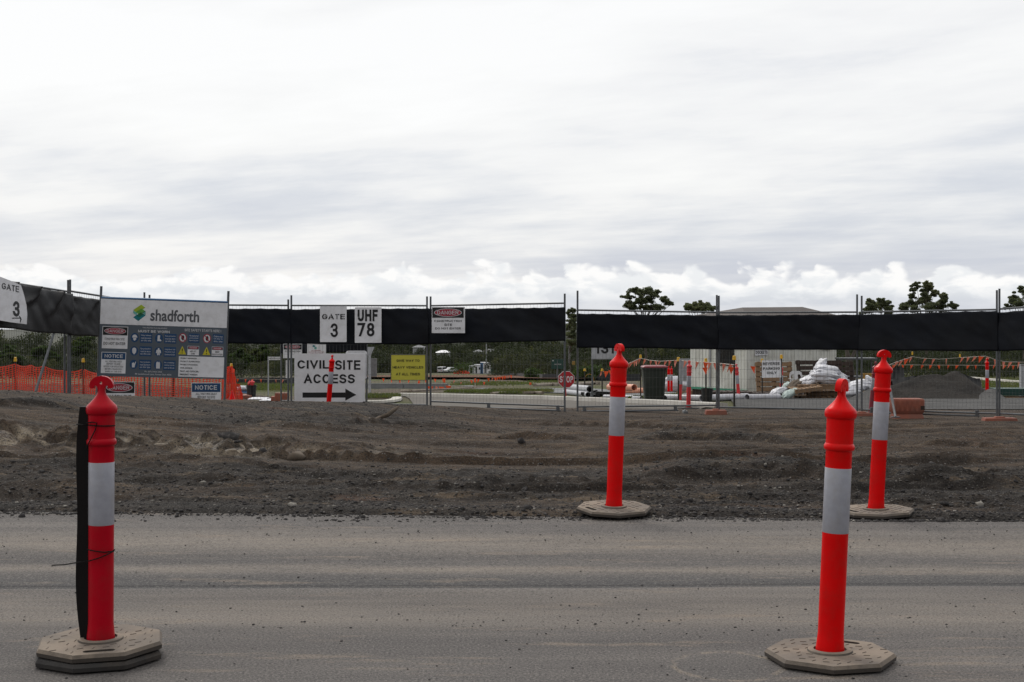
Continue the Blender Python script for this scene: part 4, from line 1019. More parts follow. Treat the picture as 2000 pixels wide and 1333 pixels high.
def foot(px, py, Y, w, label, mat='terra', rz=0.0, h=.10):
    m = MB().box((0, 0, h / 2), (w, .24, h), taper=.92).box((0, 0, h + .012), (w * .3, .12, .024), taper=.9)
    o = m.build('ballast_block', M[mat], bevel=.008); x = X(px, Y); o.location = (x, Y, at_ground(x, Y) - .015); o.rotation_euler = (0, 0, rz)
    tag(o, label, 'fence foot', 'moulded feet under the fence posts')
foot(1398, 808, 30.1, .46, 'terracotta fence foot under the post by the black bucket')
foot(1952, 819, 27.75, .66, 'wide orange fence foot under the last pair of posts', h=.07)
foot(1683, 812, 29.5, .62, 'dull orange fence foot under the paired posts beside the sandbags', h=.07)
foot(1338, 806, 30.3, .1, 'dark bracket foot under the middle of the gate', 'galv', h=.06)
def brace(px0, py0, Y0, px1, py1, Y1, label):
    a, b = P(px0, py0, Y0), P(px1, py1, Y1)
    t = thing('fence_brace', label, 'brace', b, 0, 'steel stays propping the fence')
    MB().tube(a, b, .024, 8).build('stay', M['galv'], t, True, True)
    MB().box(b, (.16, .12, .02)).build('foot_plate', M['galv'], t, False, True)
brace(106, 648, 26.3, 66, 777, 25.5, 'sloping steel stay behind the slack dark cloth')
brace(1737, 752, 28.9, 1749, 815, 27.8, 'short bent stay in front of the terracotta barrier block')
t = thing('fence_post', 'second steel post standing just behind the corner post', 'post', P(126, 786, 27.2), 0)
MB().tube(P(126, 786, 27.2), P(126, 574, 27.2), .021, 8).build('tube', M['galv'], t, True, True); MB().lathe([(.001, .004), (.024, .002), (.024, -.03)], 10, P(126, 574, 27.2)).build('end_cap', M['galv'], t, False, True)

# chain and padlock between the gate leaves
def chain():
    a, b = P(1104, 701, 29.72), P(1130, 697, 29.95); m = MB(); n = 15
    for k in range(n):
        f = k / (n - 1); p = a.lerp(b, f) + Vector((0, -.03, -.05 * math.sin(f * math.pi)))
        pts = [p + Vector((.014 * math.cos(q), .010 * math.sin(q) if k % 2 else 0, 0 if k % 2 else .010 * math.sin(q))) for q in np.linspace(0, 6.2832, 9)]
        m.path(pts, .0035, 4)
    tag(m.build('chain', M['star']), 'short dark chain looped between the two gate leaves', 'chain')
    c = P(1120, 706.5, 29.85); t = thing('padlock', 'small brass padlock hanging on the gate chain', 'padlock', c)
    MB().box(c + Vector((0, -.03, -.03)), (.06, .03, .075)).build('body', M['brass'], t, False, True, bevel=.004)
    MB().path([c + Vector((.018 * math.cos(q), -.03, .005 + .03 * math.sin(q))) for q in np.linspace(0, 3.1416, 9)], .005, 5).build('shackle', M['galv'], t, True, True)
chain()

# ------------------------------------------------------------------ signs

# block capitals for the signs: every glyph is a few strokes of even width
def _arc(cx, cy, rx, ry, a0, a1, n=14): return [(cx + rx * math.cos(RAD(a0 + (a1 - a0) * k / n)), cy + ry * math.sin(RAD(a0 + (a1 - a0) * k / n))) for k in range(n + 1)]
_B = [(.55, 1)] + _arc(.6, .76, .4, .24, 90, -90) + [(0, .52)]
GLY = {
    'A': (.80, [[(0, 0), (.5, 1), (1, 0)], [(.2, .33), (.8, .33)]]), 'B': (.70, [[(0, 0), (0, 1)] + _B, [(.55, .52)] + _arc(.58, .26, .42, .26, 90, -90) + [(0, 0)]]),
    'C': (.76, [_arc(.5, .5, .5, .5, 42, 318, 24)]), 'D': (.74, [[(0, 0), (0, 1), (.42, 1)] + _arc(.45, .5, .55, .5, 90, -90, 18) + [(.42, 0), (0, 0)]]),
    'E': (.66, [[(1, 1), (0, 1), (0, 0), (1, 0)], [(0, .52), (.92, .52)]]), 'F': (.62, [[(1, 1), (0, 1), (0, 0)], [(0, .5), (.86, .5)]]),
    'G': (.80, [_arc(.5, .5, .5, .5, 42, 318, 24) + [(.97, .24), (.97, .47), (.56, .47)]]), 'H': (.74, [[(0, 0), (0, 1)], [(1, 0), (1, 1)], [(0, .52), (1, .52)]]),
    'I': (.0, [[(.5, 0), (.5, 1)]]), 'J': (.55, [[(1, 1), (1, .3)] + _arc(.5, .3, .5, .3, 0, -170)]), 'K': (.74, [[(0, 0), (0, 1)], [(.98, 1), (0, .36)], [(.34, .58), (1, 0)]]), 'L': (.62, [[(0, 1), (0, 0), (1, 0)]]),
    'M': (.86, [[(0, 0), (0, 1), (.5, .12), (1, 1), (1, 0)]]), 'N': (.74, [[(0, 0), (0, 1), (1, 0), (1, 1)]]), 'O': (.80, [_arc(.5, .5, .5, .5, 0, 360, 32)]), 'P': (.68, [[(0, 0), (0, 1)] + _B]),
    'R': (.72, [[(0, 0), (0, 1)] + _B, [(.5, .52), (1, 0)]]), 'S': (.70, [_arc(.5, .755, .47, .245, 22, 270) [:-1] + _arc(.5, .255, .5, .255, 90, -160)]), 'T': (.68, [[(0, 1), (1, 1)], [(.5, 1), (.5, 0)]]),
    'U': (.74, [[(0, 1), (0, .36)] + _arc(.5, .36, .5, .36, 180, 360) + [(1, 1)]]), 'V': (.76, [[(0, 1), (.5, 0), (1, 1)]]), 'W': (1.06, [[(0, 1), (.25, 0), (.5, .95), (.75, 0), (1, 1)]]), 'X': (.74, [[(0, 0), (1, 1)], [(0, 1), (1, 0)]]),
    'Y': (.74, [[(0, 1), (.5, .45), (1, 1)], [(.5, .48), (.5, 0)]]), 'Z': (.68, [[(0, 1), (1, 1), (0, 0), (1, 0)]]), '1': (.36, [[(0, .72), (.8, .97), (.8, 0)]]), '3': (.60, [_arc(.5, .76, .46, .24, 165, -90)[:-1] + [(.5, .52)] , [(.42, .52)] + _arc(.5, .26, .5, .26, 90, -165)]),
    '7': (.60, [[(0, 1), (1, 1), (.32, 0)]]), '8': (.60, [_arc(.5, .76, .44, .24, 0, 360, 24), _arc(.5, .26, .5, .26, 0, 360, 24)]), '!': (.0, [[(.5, .3), (.5, 1)], [(.5, 0), (.5, .12)]]), ' ': (.22, [])}
def blocks(st, t=.17):
    """vertices and faces of a line of block capitals, cap height 1"""
    vs, fs, x = [], [], 0.0
    for ch in st:
        w, strokes = GLY[ch]
        for si, pl in enumerate(strokes):
            dz = si * .0003
            p = [(x + t / 2 + a * max(0, w - t), t / 2 + b * (1 - t)) for a, b in pl]
            closed = len(p) > 3 and math.hypot(p[0][0] - p[-1][0], p[0][1] - p[-1][1]) < 1e-6
            n = len(p); o = len(vs)
            for i in range(n):
                a = p[i - 1] if i > 0 else (p[-2] if closed else None); c = p[i + 1] if i < n - 1 else (p[1] if closed else None); b = p[i]
                d1 = Vector((b[0] - a[0], b[1] - a[1])).normalized() if a else None; d2 = Vector((c[0] - b[0], c[1] - b[1])).normalized() if c else None
                q = list(b)
                if d1 is None or d2 is None:
                    d = d1 or d2; nrm = Vector((-d.y, d.x)); k = t / 2
                    # strokes reach the cap line, the base line and the side they start from
                    e = t / 2 if abs(d.y) > .5 or abs(d.x) > .95 else 0
                    e = e if not (abs(d.x) > .95 and 0.02 < (b[0] - x) / max(w, .01) < .5 and len(pl) == 2) else 0
                    sg = -1 if d1 is None else 1
                    q = [b[0] + d.x * e * sg, b[1] + d.y * e * sg]
                    if abs(d.y) > .5 and abs(d.x) > .1:           # slanted ends are cut level
                        sh = (k / max(.3, abs(d.y)))
                        s_ = 1 if d.y > 0 else -1
                        vs.append((q[0] - sh * s_, q[1], dz)); vs.append((q[0] + sh * s_, q[1], dz)); continue
                else:
                    m_ = (d1 + d2)
                    if m_.length < .2: m_ = Vector((d1.x, d1.y))
                    m_.normalize(); nrm = Vector((-m_.y, m_.x)); k = t / 2 / max(.42, nrm.dot(Vector((-d1.y, d1.x))))
                vs.append((q[0] + nrm.x * k, q[1] + nrm.y * k, dz)); vs.append((q[0] - nrm.x * k, q[1] - nrm.y * k, dz))
            for i in range(n - 1): fs.append((o + 2 * i, o + 2 * i + 1, o + 2 * i + 3, o + 2 * i + 2))
        x += max(w, t) + .13
    return vs, fs
_fc = {}
def glyphs(s, bold=0.0):
    if all(c in GLY for c in s): return blocks(s, .13 + bold * 1.9)
    return outline_text(s, bold)
def outline_text(s, bold=0.0):
    k = (s, bold)
    if k not in _fc:
        cu = bpy.data.curves.new('lettering', 'FONT'); cu.body = s; cu.size = 1.0; cu.offset = bold; cu.fill_mode = 'FRONT'; cu.resolution_u = 4; cu.align_x = 'CENTER'
        o = bpy.data.objects.new('lettering', cu); COL.objects.link(o)
        dg = bpy.context.evaluated_depsgraph_get(); me = bpy.data.meshes.new_from_object(o.evaluated_get(dg))
        v = [(p.co.x, p.co.y, 0.0) for p in me.vertices]; f = [tuple(q.vertices) for q in me.polygons]
        bpy.data.objects.remove(o); bpy.data.curves.remove(cu); bpy.data.meshes.remove(me)
        _fc[k] = (v, f)
    return _fc[k]
ONE_EACH = {'logo', 'logo_face', 'symbol_plate', 'symbol_disc', 'ban_ring', 'ban_figure', 'ban_bar', 'warning_triangle', 'warning_mark', 'hazard_plate', 'hazard_oval', 'symbol_figure', 'border', 'stencil_bridge'}
PER_PLATE = {'lettering', 'small_lettering', 'white_lettering', 'symbol_lettering'}
def y_k(yt, x0): return int((yt - 640) // 6.2) * 100 + int(x0 // 45)
class Sign:
    def __init__(s, name, label, rect, Y, mat='white', cat='sign', group=None, rz=0.0, th=.006, corner=.0, z0=None, rim=None, outline=None):
        x0, y0, x1, y1 = rect; s.k = Y / F; s.cx = (x0 + x1) / 2; s.by = y1
        loc = P(s.cx, y1, Y) if z0 is None else Vector((X(s.cx, Y), Y, z0))
        s.t = thing(name, label, cat, loc, rz, group); s.th = th; s.parts = {}
        w, h = (x1 - x0) * s.k, (y1 - y0) * s.k
        pl = []
        c = corner
        if c > 0:
            for ax, az, a0 in ((w / 2 - c, c, -90), (w / 2 - c, h - c, 0), (-w / 2 + c, h - c, 90), (-w / 2 + c, c, 180)):
                for q in range(5): pl.append((ax + c * math.cos(RAD(a0 + q * 22.5)), az + c * math.sin(RAD(a0 + q * 22.5))))
        else: pl = [(-w / 2, 0), (w / 2, 0), (w / 2, h), (-w / 2, h)]
        if outline: pl = [s.l(*q) for q in outline]
        MB().slab(pl, -th / 2, th / 2).build('panel', M[mat], s.t)
        if rim:
            q = .012; m = MB()
            for a, b, c_, d in ((-w / 2 - q, w / 2 + q, -q, 0), (-w / 2 - q, w / 2 + q, h, h + q), (-w / 2 - q, -w / 2, 0, h), (w / 2, w / 2 + q, 0, h)):
                m.slab([(a, c_), (b, c_), (b, d), (a, d)], -th / 2 - .006, th / 2 + .004)
            m.build('frame', M[rim], s.t)
    def l(s, px, py): return ((px - s.cx) * s.k, (s.by - py) * s.k)
    def poly(s, pts, mat, part, layer=1):
        if part in ONE_EACH: s.n = getattr(s, 'n', 0) + 1
        m = s.parts.setdefault((part, mat, s.n if part in ONE_EACH else 0), MB()); n = len(pts)
        q = [s.l(*p) for p in pts]; a = sum(q[i][0] * q[(i + 1) % n][1] - q[(i + 1) % n][0] * q[i][1] for i in range(n))
        if a < 0: q = q[::-1]
        m.add([(x, -s.th / 2 - .0016 * layer, z) for x, z in q], [tuple(range(n))]); return s
    def rect(s, x0, y0, x1, y1, mat, part, layer=1): return s.poly([(x0, y0), (x1, y0), (x1, y1), (x0, y1)], mat, part, layer)
    def oval(s, cx, cy, rx, ry, mat, part, layer=1, n=28): return s.poly([(cx + rx * math.cos(6.28318 * k / n), cy + ry * math.sin(6.28318 * k / n)) for k in range(n)], mat, part, layer)
    def text(s, st, x0, x1, yt, yb, mat='ink', part='lettering', bold=.02, layer=3, skew=0.0):
        v, f = glyphs(st, bold)
        ax, bx = min(p[0] for p in v), max(p[0] for p in v); ay, by = min(p[1] for p in v), max(p[1] for p in v)
        lx0, lz1 = s.l(x0, yt); lx1, lz0 = s.l(x1, yb)
        m = s.parts.setdefault((part, mat, round(y_k(yt, x0)) if part in PER_PLATE else 0), MB())
        m.add([(lx0 + (p[0] - ax) / (bx - ax) * (lx1 - lx0), -s.th / 2 - .0016 * layer - p[2], lz0 + (p[1] - ay) / (by - ay) * (lz1 - lz0) - skew * (p[0] - ax) / (bx - ax) * (lx1 - lx0)) for p in v], f); return s
    def done(s):
        for (part, mat, _), m in s.parts.items(): m.build(part, M[mat], s.t)
        return s.t
def danger_head(s, x0, y0, x1, y1, part='heading'):
    s.rect(x0, y0, x1, y1, 'ink', part, 2)
    cx, cy, rx, ry = (x0 + x1) / 2, (y0 + y1) / 2, (x1 - x0) * .44, (y1 - y0) * .40
    s.oval(cx, cy, rx, ry, 'whiteink', part + '_oval', 3); s.oval(cx, cy, rx * .95, ry * .88, 'redink', part + '_oval', 4)
    s.text('DANGER', cx - rx * .78, cx + rx * .78, cy - ry * .55, cy + ry * .55, 'whiteink', part + '_lettering', .005, 5)

# the big site board, standing on its own frame, slightly turned
rzb = math.atan2(1.5, 2.5) * .9
sb = Sign('site_board', 'large grey and white site safety board with safety symbols and a green cube logo', (196, 588, 437, 738), 27.5, 'signgrey', th=.012, rz=0)
sb.t.rotation_euler = (0, RAD(2.1), RAD(12))
sb.rect(196, 588, 437, 637, 'white', 'header')
for pts, mat, l in (([(257, 608), (272, 597), (280, 602.5), (264.5, 613.5)], 'lime', 2), ([(257.5, 609), (264.5, 613.5), (264.5, 618.5), (257.5, 614)], 'mint', 3), ([(262, 612), (273, 604.5), (280.5, 610), (270, 617)], 'green', 3),
                    ([(257.5, 622), (271.5, 612), (281, 617.5), (267.5, 629)], 'teal', 2), ([(263.5, 618.3), (272, 612), (277.5, 615.5), (269, 622)], 'tealdark', 3), ([(274, 612), (280.5, 608.5), (281, 617), (277.5, 615.3)], 'mint', 3)):
    sb.poly(pts, mat, 'logo', l)
sb.text('shadforth', 290, 383, 605, 628, 'greyink', 'logo_lettering', .022)
sb.rect(201, 641, 249, 684, 'white', 'danger_notice', 1); danger_head(sb, 202, 642, 248, 658, 'danger_heading')
sb.text('CONSTRUCTION SITE', 206, 243, 663, 668, 'ink', 'small_lettering', .0); sb.text('DO NOT ENTER', 204, 245, 671, 677.5, 'ink', 'small_lettering', .02)
sb.rect(201, 691, 247, 732, 'white', 'site_notice', 1); sb.rect(202, 692, 246, 705, 'blueink', 'notice_heading', 2); sb.text('NOTICE', 207, 241, 694.5, 702.5, 'whiteink', 'notice_lettering', .02)
for k, tx in enumerate(('ALL VISITORS MUST', 'REPORT TO SITE', 'OFFICE FOR INDUCTION', 'BEFORE COMMENCING', 'WORK ON THIS SITE')):
    w = len(tx) * .92; sb.text(tx, 224 - w, 224 + w, 707.3 + k * 4.9, 710.8 + k * 4.9, 'ink', 'small_lettering', .0)
sb.text('THIS PROTECTIVE EQUIPMENT', 276, 323, 640.5, 643.5, 'whiteink', 'white_lettering', .0); sb.text('MUST BE WORN', 268, 328, 645.5, 651.5, 'whiteink', 'white_lettering', .03)
sb.text('SITE SAFETY STARTS HERE !', 356, 426, 640.5, 646, 'whiteink', 'white_lettering', .01)
lines = {(0, 0): ('Safety helmets', 'must be worn', 'on this site'), (1, 0): ('Foot protection', 'must be worn', 'on this site'), (0, 1): ('Eye protection', 'must be worn', 'on this site'),
         (1, 1): ('Long sleeves and', 'long pants must', 'be worn on this site'), (0, 2): ('Hand protection', 'must be worn', 'on this site'), (1, 2): ('Hi-visibility', 'clothing must be', 'worn on this site')}
for (c, r), tx in lines.items():
    ox, oy = 262 + c * 46, 661.5 + r * 26
    sb.oval(ox, oy, 7.6, 9, 'blueink', 'symbol_disc', 1)
    sb.rect(ox + 10, oy - 9.5, ox + 33, oy + 9.5, 'blueink', 'symbol_plate', 1)
    for k, q in enumerate(tx): sb.text(q, ox + 12, ox + 31, oy - 6.5 + k * 4.8, oy - 3 + k * 4.8, 'whiteink', 'white_lettering', .0)
w_ = 'whiteink'
def icon(pts, ox, oy): sb.poly([(ox + a, oy + b) for a, b in pts], w_, 'symbol_figure', 2)
icon([(-4.8, .5), (-4.2, -3), (-1.5, -5.4), (2, -5.2), (4.4, -2.4), (4.8, .5)], 262, 661); icon([(-3, 1.2), (3, 1.2), (3, 4), (0, 6.6), (-2, 5)], 262, 661)
icon([(-2.5, -6), (2, -6), (1.5, 1), (4.5, 3.5), (4.5, 5.5), (-3, 5.5)], 308, 661.5)
icon([(-4, -2), (-3, -5.5), (0, -6.6), (3, -5.5), (4, -2), (3.4, 3), (0, 7), (-3.4, 3)], 262, 687.5)
icon([(-1.3, -7), (1.3, -7), (1.6, -4), (4, -3), (5, 3), (3.4, 3.2), (2.4, 0), (2.6, 7), (.4, 7), (0, 2), (-.4, 7), (-2.6, 7), (-2.4, 0), (-3.4, 3.2), (-5, 3), (-4, -3), (-1.6, -4)], 308, 687.5)
icon([(-3, 6), (-3.4, -2), (-1, -3.6), (1, -3), (1.4, -1), (3.6, -6), (4.4, -5.4), (2.4, 2), (2, 6)], 262, 713.5)
icon([(-3.6, 7), (-3.6, -4), (-1.6, -7), (0, -4.6), (1.6, -7), (3.6, -4), (3.6, 7)], 308, 713.5)
for ox, tx in ((353, ('No unauthorised', 'persons allowed', 'beyond this point')), (399.5, ('Children must', 'not play on', 'this site'))):
    sb.oval(ox, 659, 7.6, 9.2, 'redink', 'ban_ring', 1); sb.oval(ox, 659, 6, 7.4, w_, 'ban_ring', 2)
    sb.poly([(ox - 2, 655), (ox + 1, 653.4), (ox + 3, 657), (ox + 2.6, 662), (ox, 664.5), (ox - 3, 660)], 'ink', 'ban_figure', 3)
    sb.poly([(ox - 4.9, 653.4), (ox - 3.7, 652.4), (ox + 5, 664.4), (ox + 3.8, 665.4)], 'redink', 'ban_bar', 4)
    sb.rect(ox + 11, 650, ox + 32, 668, 'blueink', 'symbol_plate', 1)
    for k, q in enumerate(tx): sb.text(q, ox + 13, ox + 30, 652.5 + k * 4.8, 656 + k * 4.8, 'whiteink', 'white_lettering', .0)
for ox, tx in ((353, ('MEN AT', 'WORK')), (399.5, ('DEEP', 'EXCAVATION'))):
    sb.poly([(ox, 675), (ox + 7.6, 691.5), (ox - 7.6, 691.5)], 'yellowink', 'warning_triangle', 1)
    sb.poly([(ox - 1, 680), (ox + 1, 680), (ox + .6, 686), (ox - .6, 686)], 'ink', 'warning_mark', 2); sb.oval(ox, 688.6, 1, 1.1, 'ink', 'warning_mark', 2, 10)
    sb.rect(ox + 10, 674.5, ox + 32, 692.5, 'white', 'hazard_plate', 1); sb.rect(ox + 10.4, 675, ox + 31.6, 681, 'signgrey', 'hazard_plate', 2); sb.oval(ox + 21, 678, 9.6, 2.7, 'redink', 'hazard_oval', 3)
    sb.text('DANGER', ox + 14, ox + 28, 676.6, 679.4, w_, 'white_lettering', .02, 4)
    for k, q in enumerate(tx): sb.text(q, ox + 20.8 - len(q) * .98, ox + 20.8 + len(q) * .98, 683 + k * 4.8, 686.6 + k * 4.8, 'ink', 'small_lettering', .02)
sb.rect(347, 695, 434, 735, 'white', 'contact_panel', 1)
for k, tx in enumerate(('PROJECT MANAGER:', 'PROJECT SUPERVISOR:', 'PROJECT ENGINEER:', 'WHS ADVISOR:', 'FIRST AID OFFICER:', 'EMERGENCY WARDEN:')):
    sb.text(tx, 350, 350 + len(tx) * 2.0, 697.5 + k * 6.3, 700.7 + k * 6.3, 'ink', 'small_lettering', .02)
sb.text('Ph. (07) 5456 2305', 283, 316, 725.5, 729, w_, 'white_lettering', .01); sb.text('99 Sandalwood Lane, Forest Glen 4556', 265, 334, 730.5, 734, w_, 'white_lettering', .01)
sbt = sb.done()
k_ = 27.5 / F
MB().tube((-120.5 * k_, .03, 152 * k_), (120.5 * k_, .03, 152 * k_), .022, 8).build('top_rail', M['bluepipe'], sbt, True)
for sx in (-1, 1): MB().tube((sx * 121 * k_, .035, -56 * k_), (sx * 121 * k_, .035, 174 * k_), .024, 10).build('post', M['galv'], sbt, True)

s = Sign('danger_sign', 'small danger watch out sign half hidden behind the crimson bollard', (203, 746, 263.5, 790), 27.3); danger_head(s, 204, 747, 262.5, 768); s.text('WATCH OUT', 210, 257, 771, 778, bold=.02); s.done()
s = Sign('notice_sign', 'blue headed notice for visitors hanging below the corner of the safety board', (374, 748, 431.5, 793), 27.6); s.rect(375, 749, 430.5, 766, 'blueink', 'heading'); s.text('NOTICE', 381, 424, 752, 762.5, 'whiteink', 'heading_lettering', .02)
for k, tx in enumerate(('ALL VISITORS MUST', 'REPORT TO SITE', 'OFFICE FOR INDUCTION')): s.text(tx, 403 - len(tx) * 1.22, 403 + len(tx) * 1.22, 767.5 + k * 6.4, 772 + k * 6.4, bold=.005)
s.done()
s = Sign('access_sign', 'large white civil site access board with a thick black arrow', (575, 691, 713, 789), 30.25, 'white_panel', th=.012)
s.text('CIVIL', 581, 643, 704, 722.5, bold=.03); s.text('SITE', 653.5, 704, 704, 722.5, bold=.03); s.text('ACCESS', 593, 694, 729, 749, bold=.03)
s.poly([(591, 767), (674.5, 767), (674.5, 759.5), (696, 771.5), (674.5, 783), (674.5, 777), (591, 777)], 'ink', 'arrow'); s.done()
s = Sign('rounded_sign', 'white sign with round corners and a thin black border peeking out beside the access board', (675, 685.5, 717, 741), 30.5, 'white', th=.01, corner=.06)
for a, b, c, d in ((680, 687.5, 712, 688.3), (715, 691, 715.8, 736), (680, 738.3, 712, 739.1)): s.rect(a, b, c, d, 'ink', 'border')
s.done()
s = Sign('gate_sign', 'white stencilled gate number board hanging on the black cloth', (625, 598.5, 677, 668.5), 30.55, th=.008, corner=.02); s.text('GATE', 629, 673.5, 612.5, 624, bold=.03)
for x in (634.3, 645.6, 658.2, 670.0): s.rect(x, 612, x + .8, 624.5, 'white', 'stencil_bridge', 5)
s.text('3', 645, 660, 632, 659, bold=.02); s.done()
s = Sign('channel_sign', 'white board with the radio channel number hanging on the black cloth', (693, 600.5, 745, 670), 30.55, th=.008, corner=.02); s.text('UHF', 698.5, 738, 605, 628, bold=.05); s.text('78', 698, 731.5, 631, 657.5, bold=.025); s.done()
s = Sign('danger_sign', 'danger construction site sign hanging on the black cloth of the gate', (843, 600, 908.5, 651), 30.25, rz=RAD(-6), th=.006); danger_head(s, 844, 601, 906, 621)
for tx, a, b, y in (('CONSTRUCTION', 848, 902, 625), ('SITE', 867.5, 883, 632.3), ('DO NOT ENTER', 850, 900.5, 639.5)): s.text(tx, a, b, y, y + 4.6, bold=.02)
s.done()
s = Sign('give_way_sign', 'yellow give way to heavy vehicles sign in a thin grey frame on the mesh', (764, 693.5, 830.5, 742.5), 30.6, 'yellowsign', rim='galv')
for tx, a, b, y in (('GIVE WAY TO', 774.5, 819.5, 702), ('HEAVY VEHICLES', 766.8, 827, 715), ('AT ALL TIMES', 773.3, 820.5, 728)): s.text(tx, a, b, y, y + 5.6, bold=.022)
s.done()
s = Sign('arrow_board', 'curved gate number board with a thin arrow, cut by the frame edge', (-34, 545, 38, 636), 24.55, 'white', th=.01,
         outline=[(-34, 534), (-10, 543), (12, 551), (26, 557.5), (32, 577), (36.5, 597), (38, 615), (37, 634.5), (10, 630.5), (-34, 622)])
s.t.rotation_euler = (0, 0, RAD(77.7)); s.t.scale = (1.88, 1, 1); s.t.location = P(-7, 636, 24.45) + Vector((.215, -.045, 0))
s.text('GATE', -10, 22, 552, 565, bold=.01, skew=.20); s.text('3', 10, 23, 588, 618, bold=.03, skew=.12); s.rect(9, 621, 26, 623, 'ink', 'arrow'); s.poly([(22, 618), (23.5, 617.5), (27, 624), (25, 631), (23.5, 630.5), (24.5, 624)], 'ink', 'arrow'); s.done()
s = Sign('parking_sign', 'white reverse parking only sign tied between two pickets', (1488.5, 704, 1526, 738), 44.2, th=.006); 
for tx, a, b, y in (('REVERSE', 1490.5, 1523.5, 708), ('PARKING', 1490.8, 1523.5, 717), ('ONLY', 1498, 1517.5, 725.5)): s.text(tx, a, b, y, y + 6.2, bold=.03)
s.t.rotation_euler = (0, RAD(-1.5), 0); s.done()
s = Sign('numbered_board', 'white board with big black digits hanging behind the gate cloth', (1155, 668, 1205, 702), 46, 'lightgrey', th=.01); s.text('131', 1161, 1199, 668, 691, bold=.03); s.done()
for q in (1158, 1202): pass
MBt = MB().tube((-23 * 46 / F, .03, -3.2), (-23 * 46 / F, .03, .56), .03, 8); MBt.build('post', M['galv'], s.t, True)
MB().tube((23 * 46 / F, .03, -3.2), (23 * 46 / F, .03, .56), .03, 8).build('post', M['galv'], s.t, True)
s = Sign('site_notice', 'green notice board on a post across the far grass strip', (1077, 702, 1100, 721), 150, 'skip', th=.05); s.rect(1079, 704, 1081, 706, 'whiteink', 'emblem'); s.text('SITE OFFICE', 1083, 1096, 711, 713, 'whiteink', 'lettering', .0); s.done()
MB().tube((0, .05, -1.3), (0, .05, .9), .09, 8).build('post', M['galv'], s.t)
# signs on the inner fence behind the access board
s = Sign('danger_sign', 'partly hidden danger construction sign on the inner cloth behind the triple posts', (553, 672, 590, 700), 33.2); danger_head(s, 554, 673, 589, 683); s.text('CONSTRUCTION', 557, 587, 685, 688.5, bold=.01); s.done()
s = Sign('induction_sign', 'white notice with red writing on the inner cloth above the access board', (600, 660, 637, 692), 33.2)
s.oval(613, 676.5, 2.4, 2.0, 'teal', 'emblem'); s.rect(614, 678, 618.5, 682.5, 'mint', 'emblem')
for k, tx in enumerate(('ALL PERSONNEL', 'MUST SIGN IN AND OUT', 'AT THE SITE OFFICE')): s.text(tx, 618 - len(tx) * .75, 618 + len(tx) * .75, 684 + k * 3, 686 + k * 3, 'redink', 'lettering', .01)
s.done()
s = Sign('narrow_sign', 'narrow white sign beside the grey post behind the triple posts', (558, 704, 566, 739), 33.4); s.rect(562, 712, 564, 722, 'ink', 'mark'); s.done()
fence_panel((549, 33.6), (716, 33.6), (640, 640), (786, 786), 'inner fence panel standing behind the access board', stub=(.05, .05), group='inner fence')
shade_cloth((549, 33.6), (716, 33.6), (642, 642), (690, 688), 'dark inner cloth behind the access board', seed=12, ties=5)
# street signs inside the site
b = G(524, 773); t = thing('street_sign', 'thin street name sign on a slim grey post beside the black bin', 'sign', b)
kk = b.y / F
MB().tube((0, 0, 0), (0, 0, 76 * kk), .025, 8).build('post', M['lightgrey'], t, True)
MB().box((12.5 * kk, 0, 72.5 * kk), (25 * kk, .02, 6 * kk)).build('blade', M['white'], t)
v, f = glyphs('HEDGEROW CR', .01); m = MB(); ax, bx = min(p[0] for p in v), max(p[0] for p in v); m.add([((2 + (p[0] - ax) / (bx - ax) * 21) * kk, -.014 - p[2], (71 + p[1] * 3.2) * kk) for p in v], f); m.build('lettering', M['ink'], t)
b = G(722, 775); t = thing('road_sign', 'unpainted back of a triangular give way sign on a grey post', 'sign', b); kk = b.y / F
MB().tube((0, 0, 0), (0, 0, 92 * kk), .045, 10).build('post', M['lightgrey'], t, True)
MB().slab([(-9.5 * kk, 97 * kk), (9.5 * kk, 97 * kk), (0, 74 * kk)], -.075, -.06).build('panel', M['lightgrey'], t)
MB().box((0, -.055, 90 * kk), (.1, .03, .06)).build('bracket', M['galv'], t)
b = G(1106, 781.5); t = thing('stop_sign', 'red octagonal stop sign on a red pole with a flat black foot', 'sign', b); kk = b.y / F
def octo(r): return [(r * math.cos(RAD(22.5 + 45 * i)), 40 * kk + r * math.sin(RAD(22.5 + 45 * i))) for i in range(8)]
R8 = 16 * kk / math.cos(RAD(22.5))
MB().slab(octo(R8), -.012, .012).build('border', M['whiteink'], t); MB().slab(octo(R8 * .95), -.016, -.0125).build('face', M['stopred'], t)
v, f = glyphs('STOP', .03); m = MB(); ax, bx = min(p[0] for p in v), max(p[0] for p in v); ay, by = min(p[1] for p in v), max(p[1] for p in v)
m.add([((-13.5 + (p[0] - ax) / (bx - ax) * 27) * kk, -.02 - p[2], (34 + (p[1] - ay) / (by - ay) * 12.5) * kk) for p in v], f); m.build('lettering', M['whiteink'], t)
MB().tube((-1.5 * kk, .03, 0), (-1 * kk, .03, 40 * kk), .024, 10).build('pole', M['red'], t, True)
MB().box((1 * kk, .03, .025), (32 * kk, .4, .05), taper=.95).build('foot', M['rubber_dark'], t)

